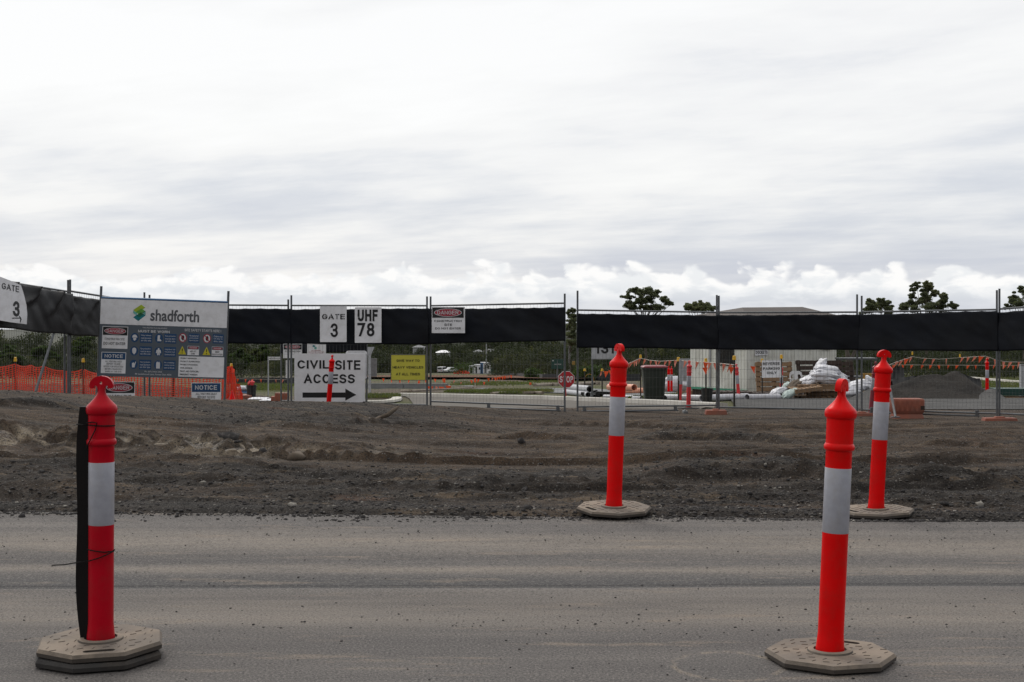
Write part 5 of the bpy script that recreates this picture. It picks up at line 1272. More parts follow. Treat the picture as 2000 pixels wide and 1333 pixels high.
# ------------------------------------------------------------------ pickets, mesh and bunting behind the fence
def picket_proto():
    b = bpy.data.objects.new('star_picket', None)
    return b
_pk = None
def picket(px, cap_py, base_py, label, Y=None, bare=False):
    global _pk
    Y = Y or yof(base_py); z = at_ground(X(px, Y), Y) if Y < 32 else float(gf(Y))
    h = H - (cap_py - HY) / F * Y - z
    if _pk is None:
        t = thing('star_picket', label, 'picket', (0, 0, 0), 0, 'steel pickets with yellow caps')
        m = MB()
        for a in (90, 210, 330):
            c, s_ = math.cos(RAD(a)), math.sin(RAD(a)); w = .004
            q = [(-s_ * w, c * w), (c * .026 - s_ * w, s_ * .026 + c * w), (c * .026 + s_ * w, s_ * .026 - c * w), (s_ * w, -c * w)]
            m.add([(x, y, zz) for zz in (-.1, .96) for x, y in q], [(0, 1, 5, 4), (1, 2, 6, 5), (2, 3, 7, 6), (3, 0, 4, 7), (4, 5, 6, 7)])
        m.build('post', M['star'], t)
        MB().box((0, 0, .965), (.075, .075, .09), taper=.8).build('cap', M['cap'], t, bevel=.01)
        _pk = t; o = t
    else: o = dup(_pk, (0, 0, 0), 0, label)
    o.location = (X(px, Y), Y, z); o.scale = (1, 1, h); o.rotation_euler = (0, 0, rnd.random())
    return o
def picket_fix():
    pass
for px, c, b_, lab, Y in ((1251, 694, 776, 'star picket with a yellow cap just behind the wheelie bin', None), (1325, 699, 787, 'star picket in front of the pale grey sheet', None), (1378.5, 701, 790, 'star picket in front of the black bucket', None),
                          (1434, 696, 795, 'star picket nearest the fence, before the office window', None), (1488.5, 702, 783, 'star picket holding one edge of the parking sign by the timber pallet', 44.5), (1526, 694, 780, 'star picket beside the parking sign with a striped bollard behind it', 44.5),
                          (1782, 688, 757, 'leaning star picket behind the gravel heap, above its gentle slope', None), (1875, 693, 758, 'star picket above the peak of the gravel heap', None), (30, 699, 785, 'star picket at the fold of the orange mesh near the frame edge', 34), (162.5, 701, 785, 'star picket on the orange mesh beside the corner post', 36),
                          (452, 711, 785, 'star picket at the slumped end of the orange mesh', 40), (1142, 721, 775, 'short grey picket between the stop sign and the round bush', None), (1176, 721, 775, 'short picket with an orange flag beside it below the numbered board', None), (338, 722, 786, 'star picket behind the gap under the safety board', 39)):
    picket(px, c, b_, lab, Y)

def safety_mesh(name, tops, hgt, label, slump=None):
    """orange extruded mesh: tops = (px, py, Y) polyline of its upper edge"""
    pts = [P(*t) for t in tops]; seg = [0]
    for a, b in zip(pts, pts[1:]): seg.append(seg[-1] + (b - a).length)
    L = seg[-1]; fr = [t_ / L for t_ in seg]
    def at(u):
        k = max(0, min(len(pts) - 2, int(np.searchsorted(fr, u) - 1))); f_ = (u - fr[k]) / max(1e-6, fr[k + 1] - fr[k])
        p = pts[k].lerp(pts[k + 1], f_); p = p + Vector((0, 0, -.05 * math.sin(f_ * math.pi))); return p
    def sp(u, v):
        p = at(u); n1 = float(vnoise(u * L * 1.3, v * 2.2, 201)) * .10 + float(vnoise(u * L * 4, v * 4, 202)) * .035
        n2 = float(vnoise(u * L * 2, v * 3, 203)) * .05
        return p + Vector((n2 * .8, n1 * (1 if 0 < v < 1 else .5), -hgt * (1 - v) * (1 + .06 * float(vnoise(u * L * .8, 0, 204))) + n2 * .5))
    vs = []; fs = []
    def ribbon(pp, w, ax):
        o = len(vs)
        for p in pp: vs.append(p - ax * w / 2); vs.append(p + ax * w / 2)
        for i in range(len(pp) - 1): fs.append((o + 2 * i, o + 2 * i + 2, o + 2 * i + 3, o + 2 * i + 1))
    nu = int(L / .10); nv = int(hgt / .052); ns = int(L / .12)
    for j in range(nv + 1): ribbon([sp(i / ns, j / nv) for i in range(ns + 1)], .018 if 0 < j < nv else .03, Vector((0, 0, 1)))
    for i in range(nu + 1): ribbon([sp(i / nu, j / 12) for j in range(13)], .026, Vector((1, 0, 0)))
    c = sp(.5, 0); o = MB().add([v - c for v in vs], fs).build(name, M['orange_mesh']); o.location = c
    return tag(o, label, 'safety fence', 'orange plastic mesh fences')
safety_mesh('safety_mesh', [(-40, 718, 33), (30, 712, 34)], 1.0, 'piece of orange mesh running out past the frame edge')
safety_mesh('safety_mesh', [(30, 713, 34), (60, 714, 34.8), (84, 716, 35.2), (125, 724, 35.8), (162, 722, 36)], .92, 'long sagging orange mesh between the two yellow capped pickets by the corner')
safety_mesh('safety_mesh', [(162, 722, 36), (200, 730, 37), (260, 722, 38), (338, 728, 39), (400, 726, 39.4), (452, 715, 40)], .98, 'orange mesh passing behind the safety board')
safety_mesh('safety_mesh', [(436, 722, 39.6), (452, 715, 40), (458, 722, 39.5), (451, 727, 39.9), (461, 735, 39.4), (456, 744, 39.9), (468, 752, 39.5), (474, 768, 39.9)], .80, 'slumped loose end of the orange mesh spilling to the ground')

def flag_mesh(w, h, tw):
    m = MB(); a = tw
    m.add([(-w / 2, 0, 0), (w / 2, math.sin(a) * .01, 0), (math.sin(a) * h * .3, math.cos(a * 2) * h * .25, -h), (-w * .1, .012, -h * .45)], [(0, 3, 1), (0, 2, 3), (3, 2, 1)])
    return m
FL = {}
def bunting(name, pts, n, size, label, pale=.5, rope=True, wind=.5):
    P3 = [P(*p) for p in pts]; c = P3[len(P3) // 2].copy()
    t = thing(name, label, 'bunting', c, 0, 'flag bunting strung across the site')
    seg = [0]
    for a, b in zip(P3, P3[1:]): seg.append(seg[-1] + (b - a).length)
    if rope: MB().path([p for p in P3], .008, 4).build('rope', M['rope'], t, False, True)
    rr = random.Random(len(label))
    for k in range(n):
        d = (k + .5 + rr.uniform(-.15, .15)) / n * seg[-1]
        i = max(0, min(len(P3) - 2, int(np.searchsorted(seg, d) - 1))); f_ = (d - seg[i]) / max(1e-6, seg[i + 1] - seg[i])
        p = P3[i].lerp(P3[i + 1], f_)
        pal = rr.random() < pale
        key = (size, k % 4, pal)
        if key not in FL:
            o = flag_mesh(size * (.5 if pal else .85), size * 1.15, rr.uniform(-1.1, 1.1)).build('flag', M['flagpale' if pal else 'flag'], t); FL[key] = o.data
        else:
            o = bpy.data.objects.new('flag', FL[key]); COL.objects.link(o); o.parent = t
        o.location = p - c; o.rotation_euler = (0, rr.uniform(.1, .9) * wind * (1 if pal else .3), rr.uniform(-.7, .7))
    return t
bunting('flag_bunting', [(1205, 722, 41), (1226, 711, 42), (1251, 700, 46), (1268, 704, 45), (1290, 706, 43), (1325, 704, 40)], 13, .17, 'faded bunting strung above the wheelie bin between two pickets', .95)
bunting('flag_bunting', [(1325, 704, 40), (1352, 707, 38), (1378, 708, 37), (1405, 710, 35), (1434, 713, 33.4)], 10, .19, 'faded bunting crossing in front of the office wall', .95)
bunting('flag_bunting', [(1352, 718.5, 33), (1371, 718.5, 33), (1420, 718, 33), (1469, 716, 33), (1500, 715, 33)], 3, .15, 'three large bright orange triangles hanging before the office', 0, False, .1)
bunting('flag_bunting', [(1728, 716, 44), (1755, 706, 46), (1782, 697, 50), (1800, 700, 50), (1835, 702, 52), (1875, 699, 53), (1925, 696, 48)], 12, .20, 'faded bunting high above the gravel heap', .9)
bunting('flag_bunting', [(1925, 696, 48), (1945, 703, 48), (1962, 707, 48), (2040, 709, 48)], 8, .22, 'faded bunting from the red post to the frame edge', .9)
bunting('flag_bunting', [(1738, 713, 60), (1830, 713.5, 60), (1930, 714, 60), (2040, 714, 60)], 17, .16, 'low line of small bright orange flags beyond the gravel heap', .05, True, .8)
bunting('flag_bunting', [(455, 740, 80), (500, 741, 80), (560, 742, 80)], 7, .18, 'small orange flags on a line behind the street name sign', .2, True, .3)
bunting('flag_bunting', [(738, 739, 90), (790, 743, 90), (840, 741, 90), (875, 740, 90), (900, 747, 90), (925, 742, 90), (960, 739, 90), (1000, 733, 95)], 22, .20, 'orange flags dotted along the far grassy strip', .3, False, .5)
bunting('flag_bunting', [(835, 755, 70), (865, 756, 70), (880, 753, 70)], 4, .34, 'low orange flags in front of the grey sleeper wall', .1, False, .5)
bunting('flag_bunting', [(1174, 722, 60), (1180, 727, 60), (1192, 724, 60), (1212, 722, 60)], 5, .24, 'few limp orange flags near the round bush', .4, False, .3)

# ------------------------------------------------------------------ bollards inside the site
def at(px, Y): return (X(px, Y), Y, at_ground(X(px, Y), Y) if Y < 32.6 else float(gf(Y)))
def site_bollard(px, Y, lab, lean=0, rz=0.3, mat='pink', dz=0.0):
    x, y, z = at(px, Y); return bollard(lab, (x, y, z + dz), rz, RAD(lean), 0, mat, rnd.random(), 'rubber_dark', group='red bollards inside the site')
t = bollard('red and grey bollard leaning in front of the access board', (X(641.5, 29.4), 29.4, -.665), 1.4, RAD(4.4), 0, 'red', .4, 'rubber_dark', group='red bollards inside the site')
site_bollard(1344.5, 32.4, 'pinkish bollard right behind the gate mesh, in front of the grey sheet', 1.3, 1.1)
site_bollard(1328, 41, 'weathered bollard half hidden behind the pale grey sheet', 2.4, .2)
site_bollard(1306, 60, 'distant bollard beside the wheelie bin, one of a close pair', 0, .2, 'red')
site_bollard(1311.5, 60.4, 'second distant bollard close behind its twin beside the wheelie bin', 0, 1.2, 'red')
site_bollard(1443, 43, 'leaning pinkish bollard before the office corner', -4, .9)
site_bollard(1526, 45.2, 'bollard standing behind the picket at the edge of the parking sign', 0, .9)
site_bollard(1928, 44, 'bollard behind the last pair of fence posts at the foot of the gravel heap', 0, .5, 'red', .17)
site_bollard(1701, 29.9, 'dull red bollard leaning hard behind the paired fence posts', 5.5, .9, 'cone')
def peg(px, Y, h, lab, lean=0):
    x, y, z = at(px, Y); t = thing('survey_peg', lab, 'peg', (x, y, z), 0, 'small orange survey pegs')
    MB().box((0, 0, h * .35), (.05, .05, h * .7)).build('stake', M['rope'], t); MB().box((0, 0, h * .8), (.10, .10, h * .4)).build('marker', M['flag'], t); t.rotation_euler = (0, RAD(lean), 0)
peg(928, 79, .5, 'orange and white peg on the grass before the green skip'); peg(943.5, 79, .32, 'leaning orange peg beside the end of the pale street', 12); peg(1036, 76, .3, 'orange peg on the bare strip beyond the pale street'); peg(816, 74, .4, 'pink topped white peg before the grey sleeper wall', 10); peg(868, 76, .5, 'dark orange peg at the end of the sleeper wall')

# ------------------------------------------------------------------ wheelie bin, buckets, cone
x, y, z = at(1278, 41.5); t = thing('wheelie_bin', 'dark green wheelie bin with a maroon lid seen side on', 'bin', (x, y, z))
def rring(w, d, zz, r, n=5, ox=0):
    out = []
    for sx, sy, a0 in ((1, 1, 0), (-1, 1, 90), (-1, -1, 180), (1, -1, 270)):
        for k in range(n):
            a = RAD(a0 + 90 * k / (n - 1)); out.append((ox + sx * (w / 2 - r) + r * math.cos(a), sy * (d / 2 - r) + r * math.sin(a), zz))
    return out
def loft(rings, cap=True):
    n = len(rings[0]); m = MB(); vs = [p for r in rings for p in r]; fs = []
    for i in range(len(rings) - 1):
        for k in range(n): fs.append((i * n + k, i * n + (k + 1) % n, (i + 1) * n + (k + 1) % n, (i + 1) * n + k))
    if cap: fs += [tuple(range(n - 1, -1, -1)), tuple(range((len(rings) - 1) * n, len(rings) * n))]
    return m.add(vs, fs)
loft([rring(.56, .44, .03, .05, ox=-.01), rring(.62, .50, .5, .05, ox=-.015), rring(.67, .54, .92, .05, ox=-.02), rring(.70, .57, .93, .05, ox=-.02), rring(.72, .58, .975, .05, ox=-.02), rring(.72, .58, .99, .05, ox=-.02)]).build('body', M['bin'], t, True)
loft([rring(.73, .59, .992, .05, ox=-.01), rring(.745, .60, 1.01, .06, ox=-.01), rring(.72, .57, 1.035, .08, ox=0), rring(.60, .45, 1.055, .1, ox=.02)]).build('lid', M['maroon'], t, True)
for sy in (-1, 1): MB().lathe([(.02, -.025), (.10, -.022), (.10, .022), (.02, .025)], 18, close=True).xf(Matrix.Translation((.25, sy * .22, .10)) @ Matrix.Rotation(RAD(90), 4, 'X')).build('wheel', M['tyre'], t, True)
MB().tube((.36, -.2, .955), (.36, .2, .955), .015, 8).box((.34, -.2, .955), (.06, .03, .03)).box((.34, .2, .955), (.06, .03, .03)).build('handle', M['bin'], t)
MB().tube((.25, -.24, .10), (.25, .24, .10), .012, 6).build('axle', M['star'], t)
def bucket(px, Y, r, h, lab, name='bucket', rope=False):
    x, y, z = at(px, Y); t = thing(name, lab, 'bucket', (x, y, z), 0)
    MB().lathe([(.0, .01), (r * .84, .0), (r, h), (r * 1.05, h), (r * 1.05, h * .95), (r * 1.0, h * .94)], 24).lathe([(r * .97, h), (r * .8, h * .1)], 24).build('tub', M['blackplastic'], t, True)
    MB().path([(r * 1.05 * math.cos(a), -.02 - .03 * math.sin(a), h * .93 - .12 * math.sin(a)) for a in np.linspace(0, 3.14, 12)], .006, 5).build('handle', M['galv'], t)
bucket(1381, 40, .165, .40, 'black bucket standing by the office wall behind a picket')
bucket(491, 44, .155, .46, 'black tub with red rags in it beyond the orange mesh end', 'tub')
o = MB()
for k in range(5): o.box((rnd.uniform(-.07, .07), rnd.uniform(-.05, .05), rnd.uniform(0, .12)), (.1, .08, .1), (rnd.random(), rnd.random(), rnd.random()))
o = o.build('red_rag', M['pink']); x, y, z = at(491, 44); o.location = (x, y, z + .44); tag(o, 'crumpled red rag sticking out of the black tub', 'rag')
x, y, z = at(453.5, 37); t = thing('traffic_cone', 'tiny bright red cone below the slumped orange mesh', 'cone', (x, y, z + .08), 0); MB().lathe([(.095, .02), (.012, .30), (.0, .305)], 16).build('cone', M['red'], t, True); MB().box((0, 0, .01), (.24, .24, .02)).build('foot', M['red'], t)

# ------------------------------------------------------------------ site office
C = Vector((X(1458, 48), 48, float(gf(48)) - .02)); RZ = math.atan2(.631, .776)
t = thing('site_office', 'cream ribbed site office with a low brown hip roof behind the black cloth', 'building', C, RZ)
m = MB().box((2.4, 1.3, 1.45), (4.8, 2.6, 2.5))
for k in range(32): m.box((.1 + k * .15, -.003, 1.45), (.06, .016, 2.46))
for k in range(17): m.box((-.006, .1 + k * .15, 1.45), (.022, .05, 2.46))
m.build('wall', M['cream'], t)
ez, rz_ = 2.70, 3.06; ov = .28
ev = [(-ov, -ov, ez), (4.8 + ov, -ov, ez), (4.8 + ov, 2.6 + ov, ez), (-ov, 2.6 + ov, ez)]; rg = [(1.25, 1.3, rz_), (4.5, 1.3, rz_ + .02)]
lowr = [(a, b, c - .10) for a, b, c in ev]
m = MB().add(ev + rg + lowr, [(0, 1, 5, 4), (1, 2, 5), (2, 3, 4, 5), (3, 0, 4), (6, 7, 1, 0), (7, 8, 2, 1), (8, 9, 3, 2), (9, 6, 0, 3), (9, 8, 7, 6)])
for k in range(26): pass
m.build('roof', M['roof'], t)
g_ = MB().box((2.4, -ov - .03, ez - .05), (4.8 + 2 * ov, .06, .09)).box((-ov - .03, 1.3, ez - .05), (.06, 2.6 + 2 * ov, .09)); g_.build('gutter', M['lightgrey'], t)
wn = MB().box((-.012, .86, 1.62), (.03, .66, 1.0)).build('window', M['glassdark'], t)
b_ = MB()
for k in range(9): b_.tube((-.06, .56 + k * .075, 1.06), (-.06, .56 + k * .075, 2.16), .012, 5)
for zz in (1.08, 2.14): b_.tube((-.06, .52, zz), (-.06, 1.2, zz), .014, 5)
b_.build('bars', M['star'], wn)
MB().box((.0, 1.3, .245), (.10, 2.62, .07)).build('green_rail', M['greenpaint'], t)
MB().box((2.4, 1.3, .10), (4.7, 2.5, .20)).build('chassis', M['darkwood'], t)
MB().tube((-.05, 1.62, .3), (-.05, 1.62, 2.6), .03, 8).build('downpipe', M['lightgrey'], t, True)
d = Vector((math.cos(RZ), math.sin(RZ), 0))
s = Sign('dockets_sign', 'white dockets notice fixed high on the office wall', (1461.5, 682, 1493, 694), 48.4, th=.01); s.text('DOCKETS', 1463.5, 1491, 685, 691, bold=.03); s.done()
s.t.rotation_euler = (0, 0, RZ); s.t.location = C + d * .72 + Vector((d.y, -d.x, 0)) * .035 + Vector((0, 0, 1.43)); s.t.scale = (1.25, 1, 1)
s = Sign('paper_notice', 'faded paper notice on the far end of the office wall', (1601, 684, 1626, 694), 50.5, 'cream', th=.008); s.rect(1604, 687, 1623, 688, 'rope', 'writing'); s.rect(1604, 690, 1618, 691, 'rope', 'writing'); s.done()
s.t.rotation_euler = (0, 0, RZ); s.t.location = C + d * 4.2 + Vector((d.y, -d.x, 0)) * .035 + Vector((0, 0, 1.55))

# ------------------------------------------------------------------ pallets, sandbags, pipes, odds and ends
def pallet(lab, M4, w=1.15, d=1.15, mat='wood', group='timber pallets'):
    t = thing('pallet', lab, 'pallet', (0, 0, 0), 0, group)
    m = MB()
    for k in range(7): m.box((-w / 2 + w * (k + .5) / 7, 0, .135), (w / 7 * .72, d, .02))
    m.build('deck', M[mat], t)
    for k in (-1, 0, 1): MB().box((0, k * (d / 2 - .05), .075), (w, .08, .09)).build('bearer', M[mat], t)
    m = MB()
    for k in (-1, 0, 1): m.box((k * (w / 2 - .06), 0, .015), (.1, d, .02))
    m.build('bottom_deck', M[mat], t)
    t.matrix_world = M4; return t
def TR(px, Y, dz=0, rx=0, ry=0, rz=0): 
    x, y, z = at(px, Y); return Matrix.Translation((x, y, z + dz)) @ Euler((RAD(rx), RAD(ry), RAD(rz)), 'XYZ').to_matrix().to_4x4()
Xr = Matrix.Rotation(RAD(90), 4, 'Z')
pallet('timber pallet stood on edge against the office behind the parking sign', TR(1509, 46.6, .60, 78, 0, 4) @ Xr)
pallet('second timber pallet leaning at the back of the upright one', TR(1512, 46.95, .62, 82, 0, 2) @ Xr)
pallet('low flat pallet under the white sandbags', TR(1592, 44.6, .30, 0, 0, 6) @ Matrix.Diagonal((1.25, 1, 1.3, 1)))
pallet('pallet under the one carrying the sandbags, resting on the gravel', TR(1612, 44.9, .12, 0, 0, -4) @ Matrix.Diagonal((1.05, 1, 1, 1)))
pallet('tilted pallet at the front edge of the sandbag pile', TR(1572, 44.0, .26, 4, -6, 12) @ Matrix.Diagonal((.8, .6, 1, 1)))
pallet('lowest pallet of the sandbag stack, flat on the gravel', TR(1600, 44.7, -.03, 0, 0, 2) @ Matrix.Diagonal((1.2, 1, 1, 1)))
pallet('dark brown pallet leaning behind the sandbags', TR(1600, 47.4, .62, 74, 0, 8) @ Xr @ Matrix.Diagonal((1.1, 1.35, 1, 1)), mat='darkwood')
pallet('dark brown pallet at the back, nearest the bare tree stems', TR(1628, 47.9, .60, 76, 0, 10) @ Xr @ Matrix.Diagonal((1.05, 1.2, 1, 1)), mat='darkwood')
pallet('low black pallet frame lying before the office corner', TR(1425, 44.8, .1, 0, 0, 0) @ Matrix.Diagonal((1.15, .9, 1.1, 1)), mat='darkwood')
pallet('second black pallet frame beside the timber pallet', TR(1478, 45.3, .06, 0, 0, -3) @ Matrix.Diagonal((.9, .8, 1.1, 1)), mat='darkwood')
def bag_mesh(seed):
    m = MB(); nu, nv = 36, 20; vs = []; fs = []
    def sg(v, e): return math.copysign(abs(v) ** e, v)
    for j in range(nv + 1):
        ph = -math.pi / 2 + math.pi * j / nv
        for i in range(nu):
            th = 2 * math.pi * i / nu
            x = sg(math.cos(ph), .75) * sg(math.cos(th), .55); y_ = sg(math.cos(ph), .75) * sg(math.sin(th), .6); z_ = sg(math.sin(ph), .9)
            k = 1 + .26 * float(fbm(x * 2.2 + seed * 7, y_ * 2.2 + z_ * 1.6, 300 + seed, 4, .6))
            pinch = 1 - .25 * abs(x) ** 3
            vs.append((x * .34 * k, y_ * .22 * k, z_ * .11 * k * pinch - .03 * x * x))
    for j in range(nv):
        for i in range(nu): fs.append((j * nu + i, j * nu + (i + 1) % nu, (j + 1) * nu + (i + 1) % nu, (j + 1) * nu + i))
    return m.add(vs, fs)
BG = [bag_mesh(k) for k in range(4)]
def bag(px, py, Y, lab, mat='bag', rx=0, ry=0, rz=0, sc=1.0, k=0):
    o = BG[k % 4].build('sandbag', M[mat], smooth=True); o.location = P(px, py, Y); o.rotation_euler = (RAD(rx), RAD(ry), RAD(rz)); o.scale = (sc, sc, sc)
    tag(o, lab, 'sandbag', 'sandbags piled in the yard')
for a in ((1617, 722, 44.8, 'plump white sandbag on top of the pile', 'bag', 0, 10, 5, 1.25), (1610, 731, 44.6, 'white sandbag second from the top of the pile', 'bag', 0, 4, 0, 1.35), (1628, 733, 44.9, 'white sandbag in the upper layer at its outer end', 'bag', 0, 8, 20, 1.15),
          (1606, 738, 44.6, 'white sandbag in the middle layer facing the fence', 'bag', 5, 3, -4, 1.3), (1630, 739, 44.8, 'white sandbag in the middle layer next to the tree stems', 'bag', 0, 6, 10, 1.25), (1590, 740, 44.6, 'sloping white sandbag on the shoulder of the pile', 'bag', 0, -24, 10, 1.15),
          (1600, 717, 45.1, 'white sandbag standing on its end at the peak', 'bag', 0, -58, 20, .95), (1578, 742, 44.7, 'small white sandbag slipping down the pile', 'bag', 0, -20, 20, .95), (1560, 748, 45.0, 'pale green bag on the slope of the pile', 'greenbag', 0, -30, 10, .8),
          (1569, 749, 45.1, 'pale green bag draped over the pallet front', 'greenbag', 20, -20, 30, .75), (1547, 756, 44.4, 'brown hessian bag slumped beside the pile', 'hessian', 0, -40, 25, 1.0), (1520, 765, 44.3, 'white bag lying flat at the very end of the pile', 'bag', 0, -18, 15, .95),
          (1533, 762, 44.6, 'pale green bag standing behind the striped bollard', 'greenbag', 0, -65, 10, .9), (1545, 768, 43.8, 'pale green bag on the gravel at the foot of the pile', 'greenbag', 10, -25, 0, .9), (1620, 744, 44.6, 'white sandbag resting on the pallet edge', 'bag', 0, 0, 0, 1.1),
          (1668, 758, 44.5, 'white sandbag lying low behind the nearest leaning bollard', 'bag', 0, -8, 0, 1.2), (1678, 750, 45, 'white sandbag on the second small pile', 'bag', 0, -10, 10, 1.1), (1690, 755, 45, 'white sandbag under the yellow trestle', 'bag', 0, 4, 0, 1.2), (1702, 749, 45.4, 'upright white sandbag beside the yellow trestle', 'bag', 0, 60, 0, .9), (1660, 767, 44.2, 'white sandbag half buried at the edge of the grey mound', 'bag', 0, -5, 0, 1.0)):
    bag(*a, k=int(a[0]) % 4)
# white garden chair with a slotted back, seen from behind
x, y, z = at(1559, 45.6); t = thing('garden_chair', 'white plastic chair with two slots in its rounded back', 'chair', (x, y, z), RAD(185))
def chair_back():
    out = [(-.20, 0), (-.215, .30), (-.19, .40), (-.12, .45), (.12, .45), (.19, .40), (.215, .30), (.20, 0)]
    bm = bmesh.new(); T_ = .012; loops = []
    hs = [[(sx * .055, .06), (sx * .155, .06), (sx * .165, .27), (sx * .13, .34), (sx * .06, .34)] for sx in (-1, 1)]
    for y_ in (-T_, T_):
        L_ = []; es = []
        for pts in [out] + hs:
            vs = [bm.verts.new((a, y_, b)) for a, b in pts]; L_.append(vs); es += [bm.edges.new((vs[i], vs[(i + 1) % len(vs)])) for i in range(len(vs))]
        bmesh.ops.triangle_fill(bm, edges=es, use_beauty=True, normal=(0, 1, 0)); loops.append(L_)
    for a, b in zip(*loops):
        for i in range(len(a)): bm.faces.new((a[i], a[(i + 1) % len(a)], b[(i + 1) % len(a)], b[i]))
    bmesh.ops.recalc_face_normals(bm, faces=bm.faces[:])
    me = bpy.data.meshes.new('backrest'); bm.to_mesh(me); bm.free(); return link('backrest', me, M['chair'], t)
bk = chair_back(); bk.location = (0, -.2, .44); bk.rotation_euler = (RAD(12), 0, 0)
MB().box((0, .03, .42), (.44, .44, .025), (RAD(-4), 0, 0)).build('seat', M['chair'], t, bevel=.01)
for sx in (-1, 1):
    for sy in (-1, 1): MB().tube((sx * .2, sy * .19 + .02, .42), (sx * .24, sy * .24 + .02, 0), .024, 6, .018).build('leg', M['chair'], t, True)
    MB().box((sx * .24, 0, .64), (.05, .40, .02)).box((sx * .24, .18, .53), (.035, .035, .22)).build('armrest', M['chair'], t)
# pale sheet leaning in front of the bollard
o = MB().box((0, 0, .32), (.31, .02, .62), (RAD(8), 0, 0)).box((-.06, -.03, .1), (.05, .03, .2)).build('grey_sheet', M['lightgrey']); x, y, z = at(1337, 39.6); o.location = (x, y, z + .60); tag(o, 'pale grey sheet hung between picket and bollard beside the office', 'sheet')
# yellow trestle
x, y, z = at(1694, 46); t = thing('trestle', 'small yellow timber trestle among the sandbags', 'trestle', (x, y, z))
for sx in (-1, 1):
    for sy in (-1, 1): MB().tube((sx * .10, sy * .02, .78), (sx * .2, sy * .22, 0), .025, 6).build('leg', M['yellowtimber'], t)
MB().box((0, 0, .79), (.42, .09, .06)).build('top_bar', M['yellowtimber'], t)
# work table of steel behind
x, y, z = at(1672, 49); t = thing('steel_rack', 'grey steel rack standing behind the sandbags and the bare stems', 'rack', (x, y, z))
for sx in (-.6, .6):
    for sy in (-.3, .3): MB().tube((sx, sy, 0), (sx, sy, 1.35), .03, 6).build('upright', M['galv'], t)
for zz in (.7, 1.33): MB().box((0, 0, zz), (1.3, .7, .05)).build('shelf', M['galv'], t)
for a, b_, lab in ((1638, 1653, 'thick bare grey stem leaning over the sandbags'), (1656, 1648, 'thinner bare stem crossing the thick one behind the sandbags')):
    Yt = 52; p0 = Vector(at(a + 14, Yt)); p1 = P(b_, 660, Yt + .5)
    t = thing('bare_tree', lab, 'tree', p0, 0, 'bare stems behind the sandbags'); MB().path([p0 - Vector((0, 0, .2)), p0.lerp(p1, .4) + Vector((.08, 0, 0)), p1], [.12, .09, .05], 7).build('trunk', M['bark'], t, True, True)
    MB().path([p0.lerp(p1, .5), p0.lerp(p1, .8) + Vector((.5, .2, .2)), p1 + Vector((.9, .2, .5))], [.05, .035, .012], 5).build('limb', M['bark'], t, True, True)
# pipes
def pipe(p, q, r, lab, mat='pvc', dz=0.0, hollow=True):
    a, b = Vector(p), Vector(q); a.z += r + dz; b.z += r + dz; d_ = b - a; c = (a + b) / 2
    ro = d_.to_track_quat('Z', 'Y').to_matrix().to_4x4(); L = d_.length
    m = MB().lathe([(r * .86, -L / 2 + .002), (r, -L / 2), (r, L / 2), (r * .86, L / 2 - .002), (r * .86, -L / 2 + .002)], 18).xf(ro)
    o = m.build('pipe', M[mat], smooth=True); o.location = c; tag(o, lab, 'pipe', 'pipes lying about the yard')
pipe(at(1296, 42.5), at(1372, 40.8), .10, 'grey pipe lying behind the kerb between bin and bucket'); pipe(at(1372, 40.6), at(1459, 43.6), .105, 'long grey-white pipe under the black pallet frame'); pipe(at(1459, 42.4), at(1521, 43.4), .10, 'short white pipe lying before the parking sign')
pipe(at(1236, 42.4), at(1252, 42.2), .07, 'stub of white pipe beside the wheelie bin'); pipe(at(1180, 46.5), at(1238, 45.4), .06, 'thin grey pipe lying along the grass before the bin')
pipe(at(1190, 56), at(1239, 54.0), .13, 'salmon coloured pipe with its open end towards the bin', 'orange_pipe', .14); pipe(at(1196, 55), at(1256, 56.5), .12, 'second salmon pipe underneath, lying askew', 'orange_pipe')
pipe(at(1106, 56), at(1152, 48), .12, 'long pale pipe at the end of the side street, topmost of three', 'lightgrey', .16); pipe(at(1104, 55), at(1149, 47.6), .10, 'pale pipe lying lowest beside the side street', 'lightgrey'); pipe(at(1112, 56.4), at(1156, 48.6), .10, 'pale pipe lying at the back of the three', 'lightgrey')
o = MB()
for k in range(7): o.box((rnd.uniform(-.35, .45), rnd.uniform(-.3, .3), .06 + .05 * (k % 3)), (.5, .16, .1), (0, rnd.uniform(-.2, .2), rnd.uniform(-.6, .6)))
o = o.build('rubber_offcuts', M['tarp']); o.location = at(1160, 48.2); tag(o, 'heap of black rubber offcuts at the mouth of the pale pipes', 'offcuts')
pk = MB()
for k in range(9): pk.box((rnd.uniform(-.9, .9), rnd.uniform(-.4, .4), .05 + .04 * (k % 4)), (rnd.uniform(.5, 1.1), .09, .05), (0, 0, rnd.uniform(-.7, .7)))
o = pk.build('timber_offcuts', M['wood']); o.location = at(1362, 50.5); tag(o, 'scattered timber offcuts on the ground beside the office', 'offcuts')
pl = MB()
BG[1].xf(Matrix.Identity(4))
o = BG[2].build('plastic_wrap', M['bag'], smooth=True); o.scale = (2.0, 1.6, 3.2); o.location = Vector(at(1318, 61)) + Vector((0, 0, .34)); tag(o, 'bundle wrapped in clear plastic behind the pair of bollards', 'bundle')
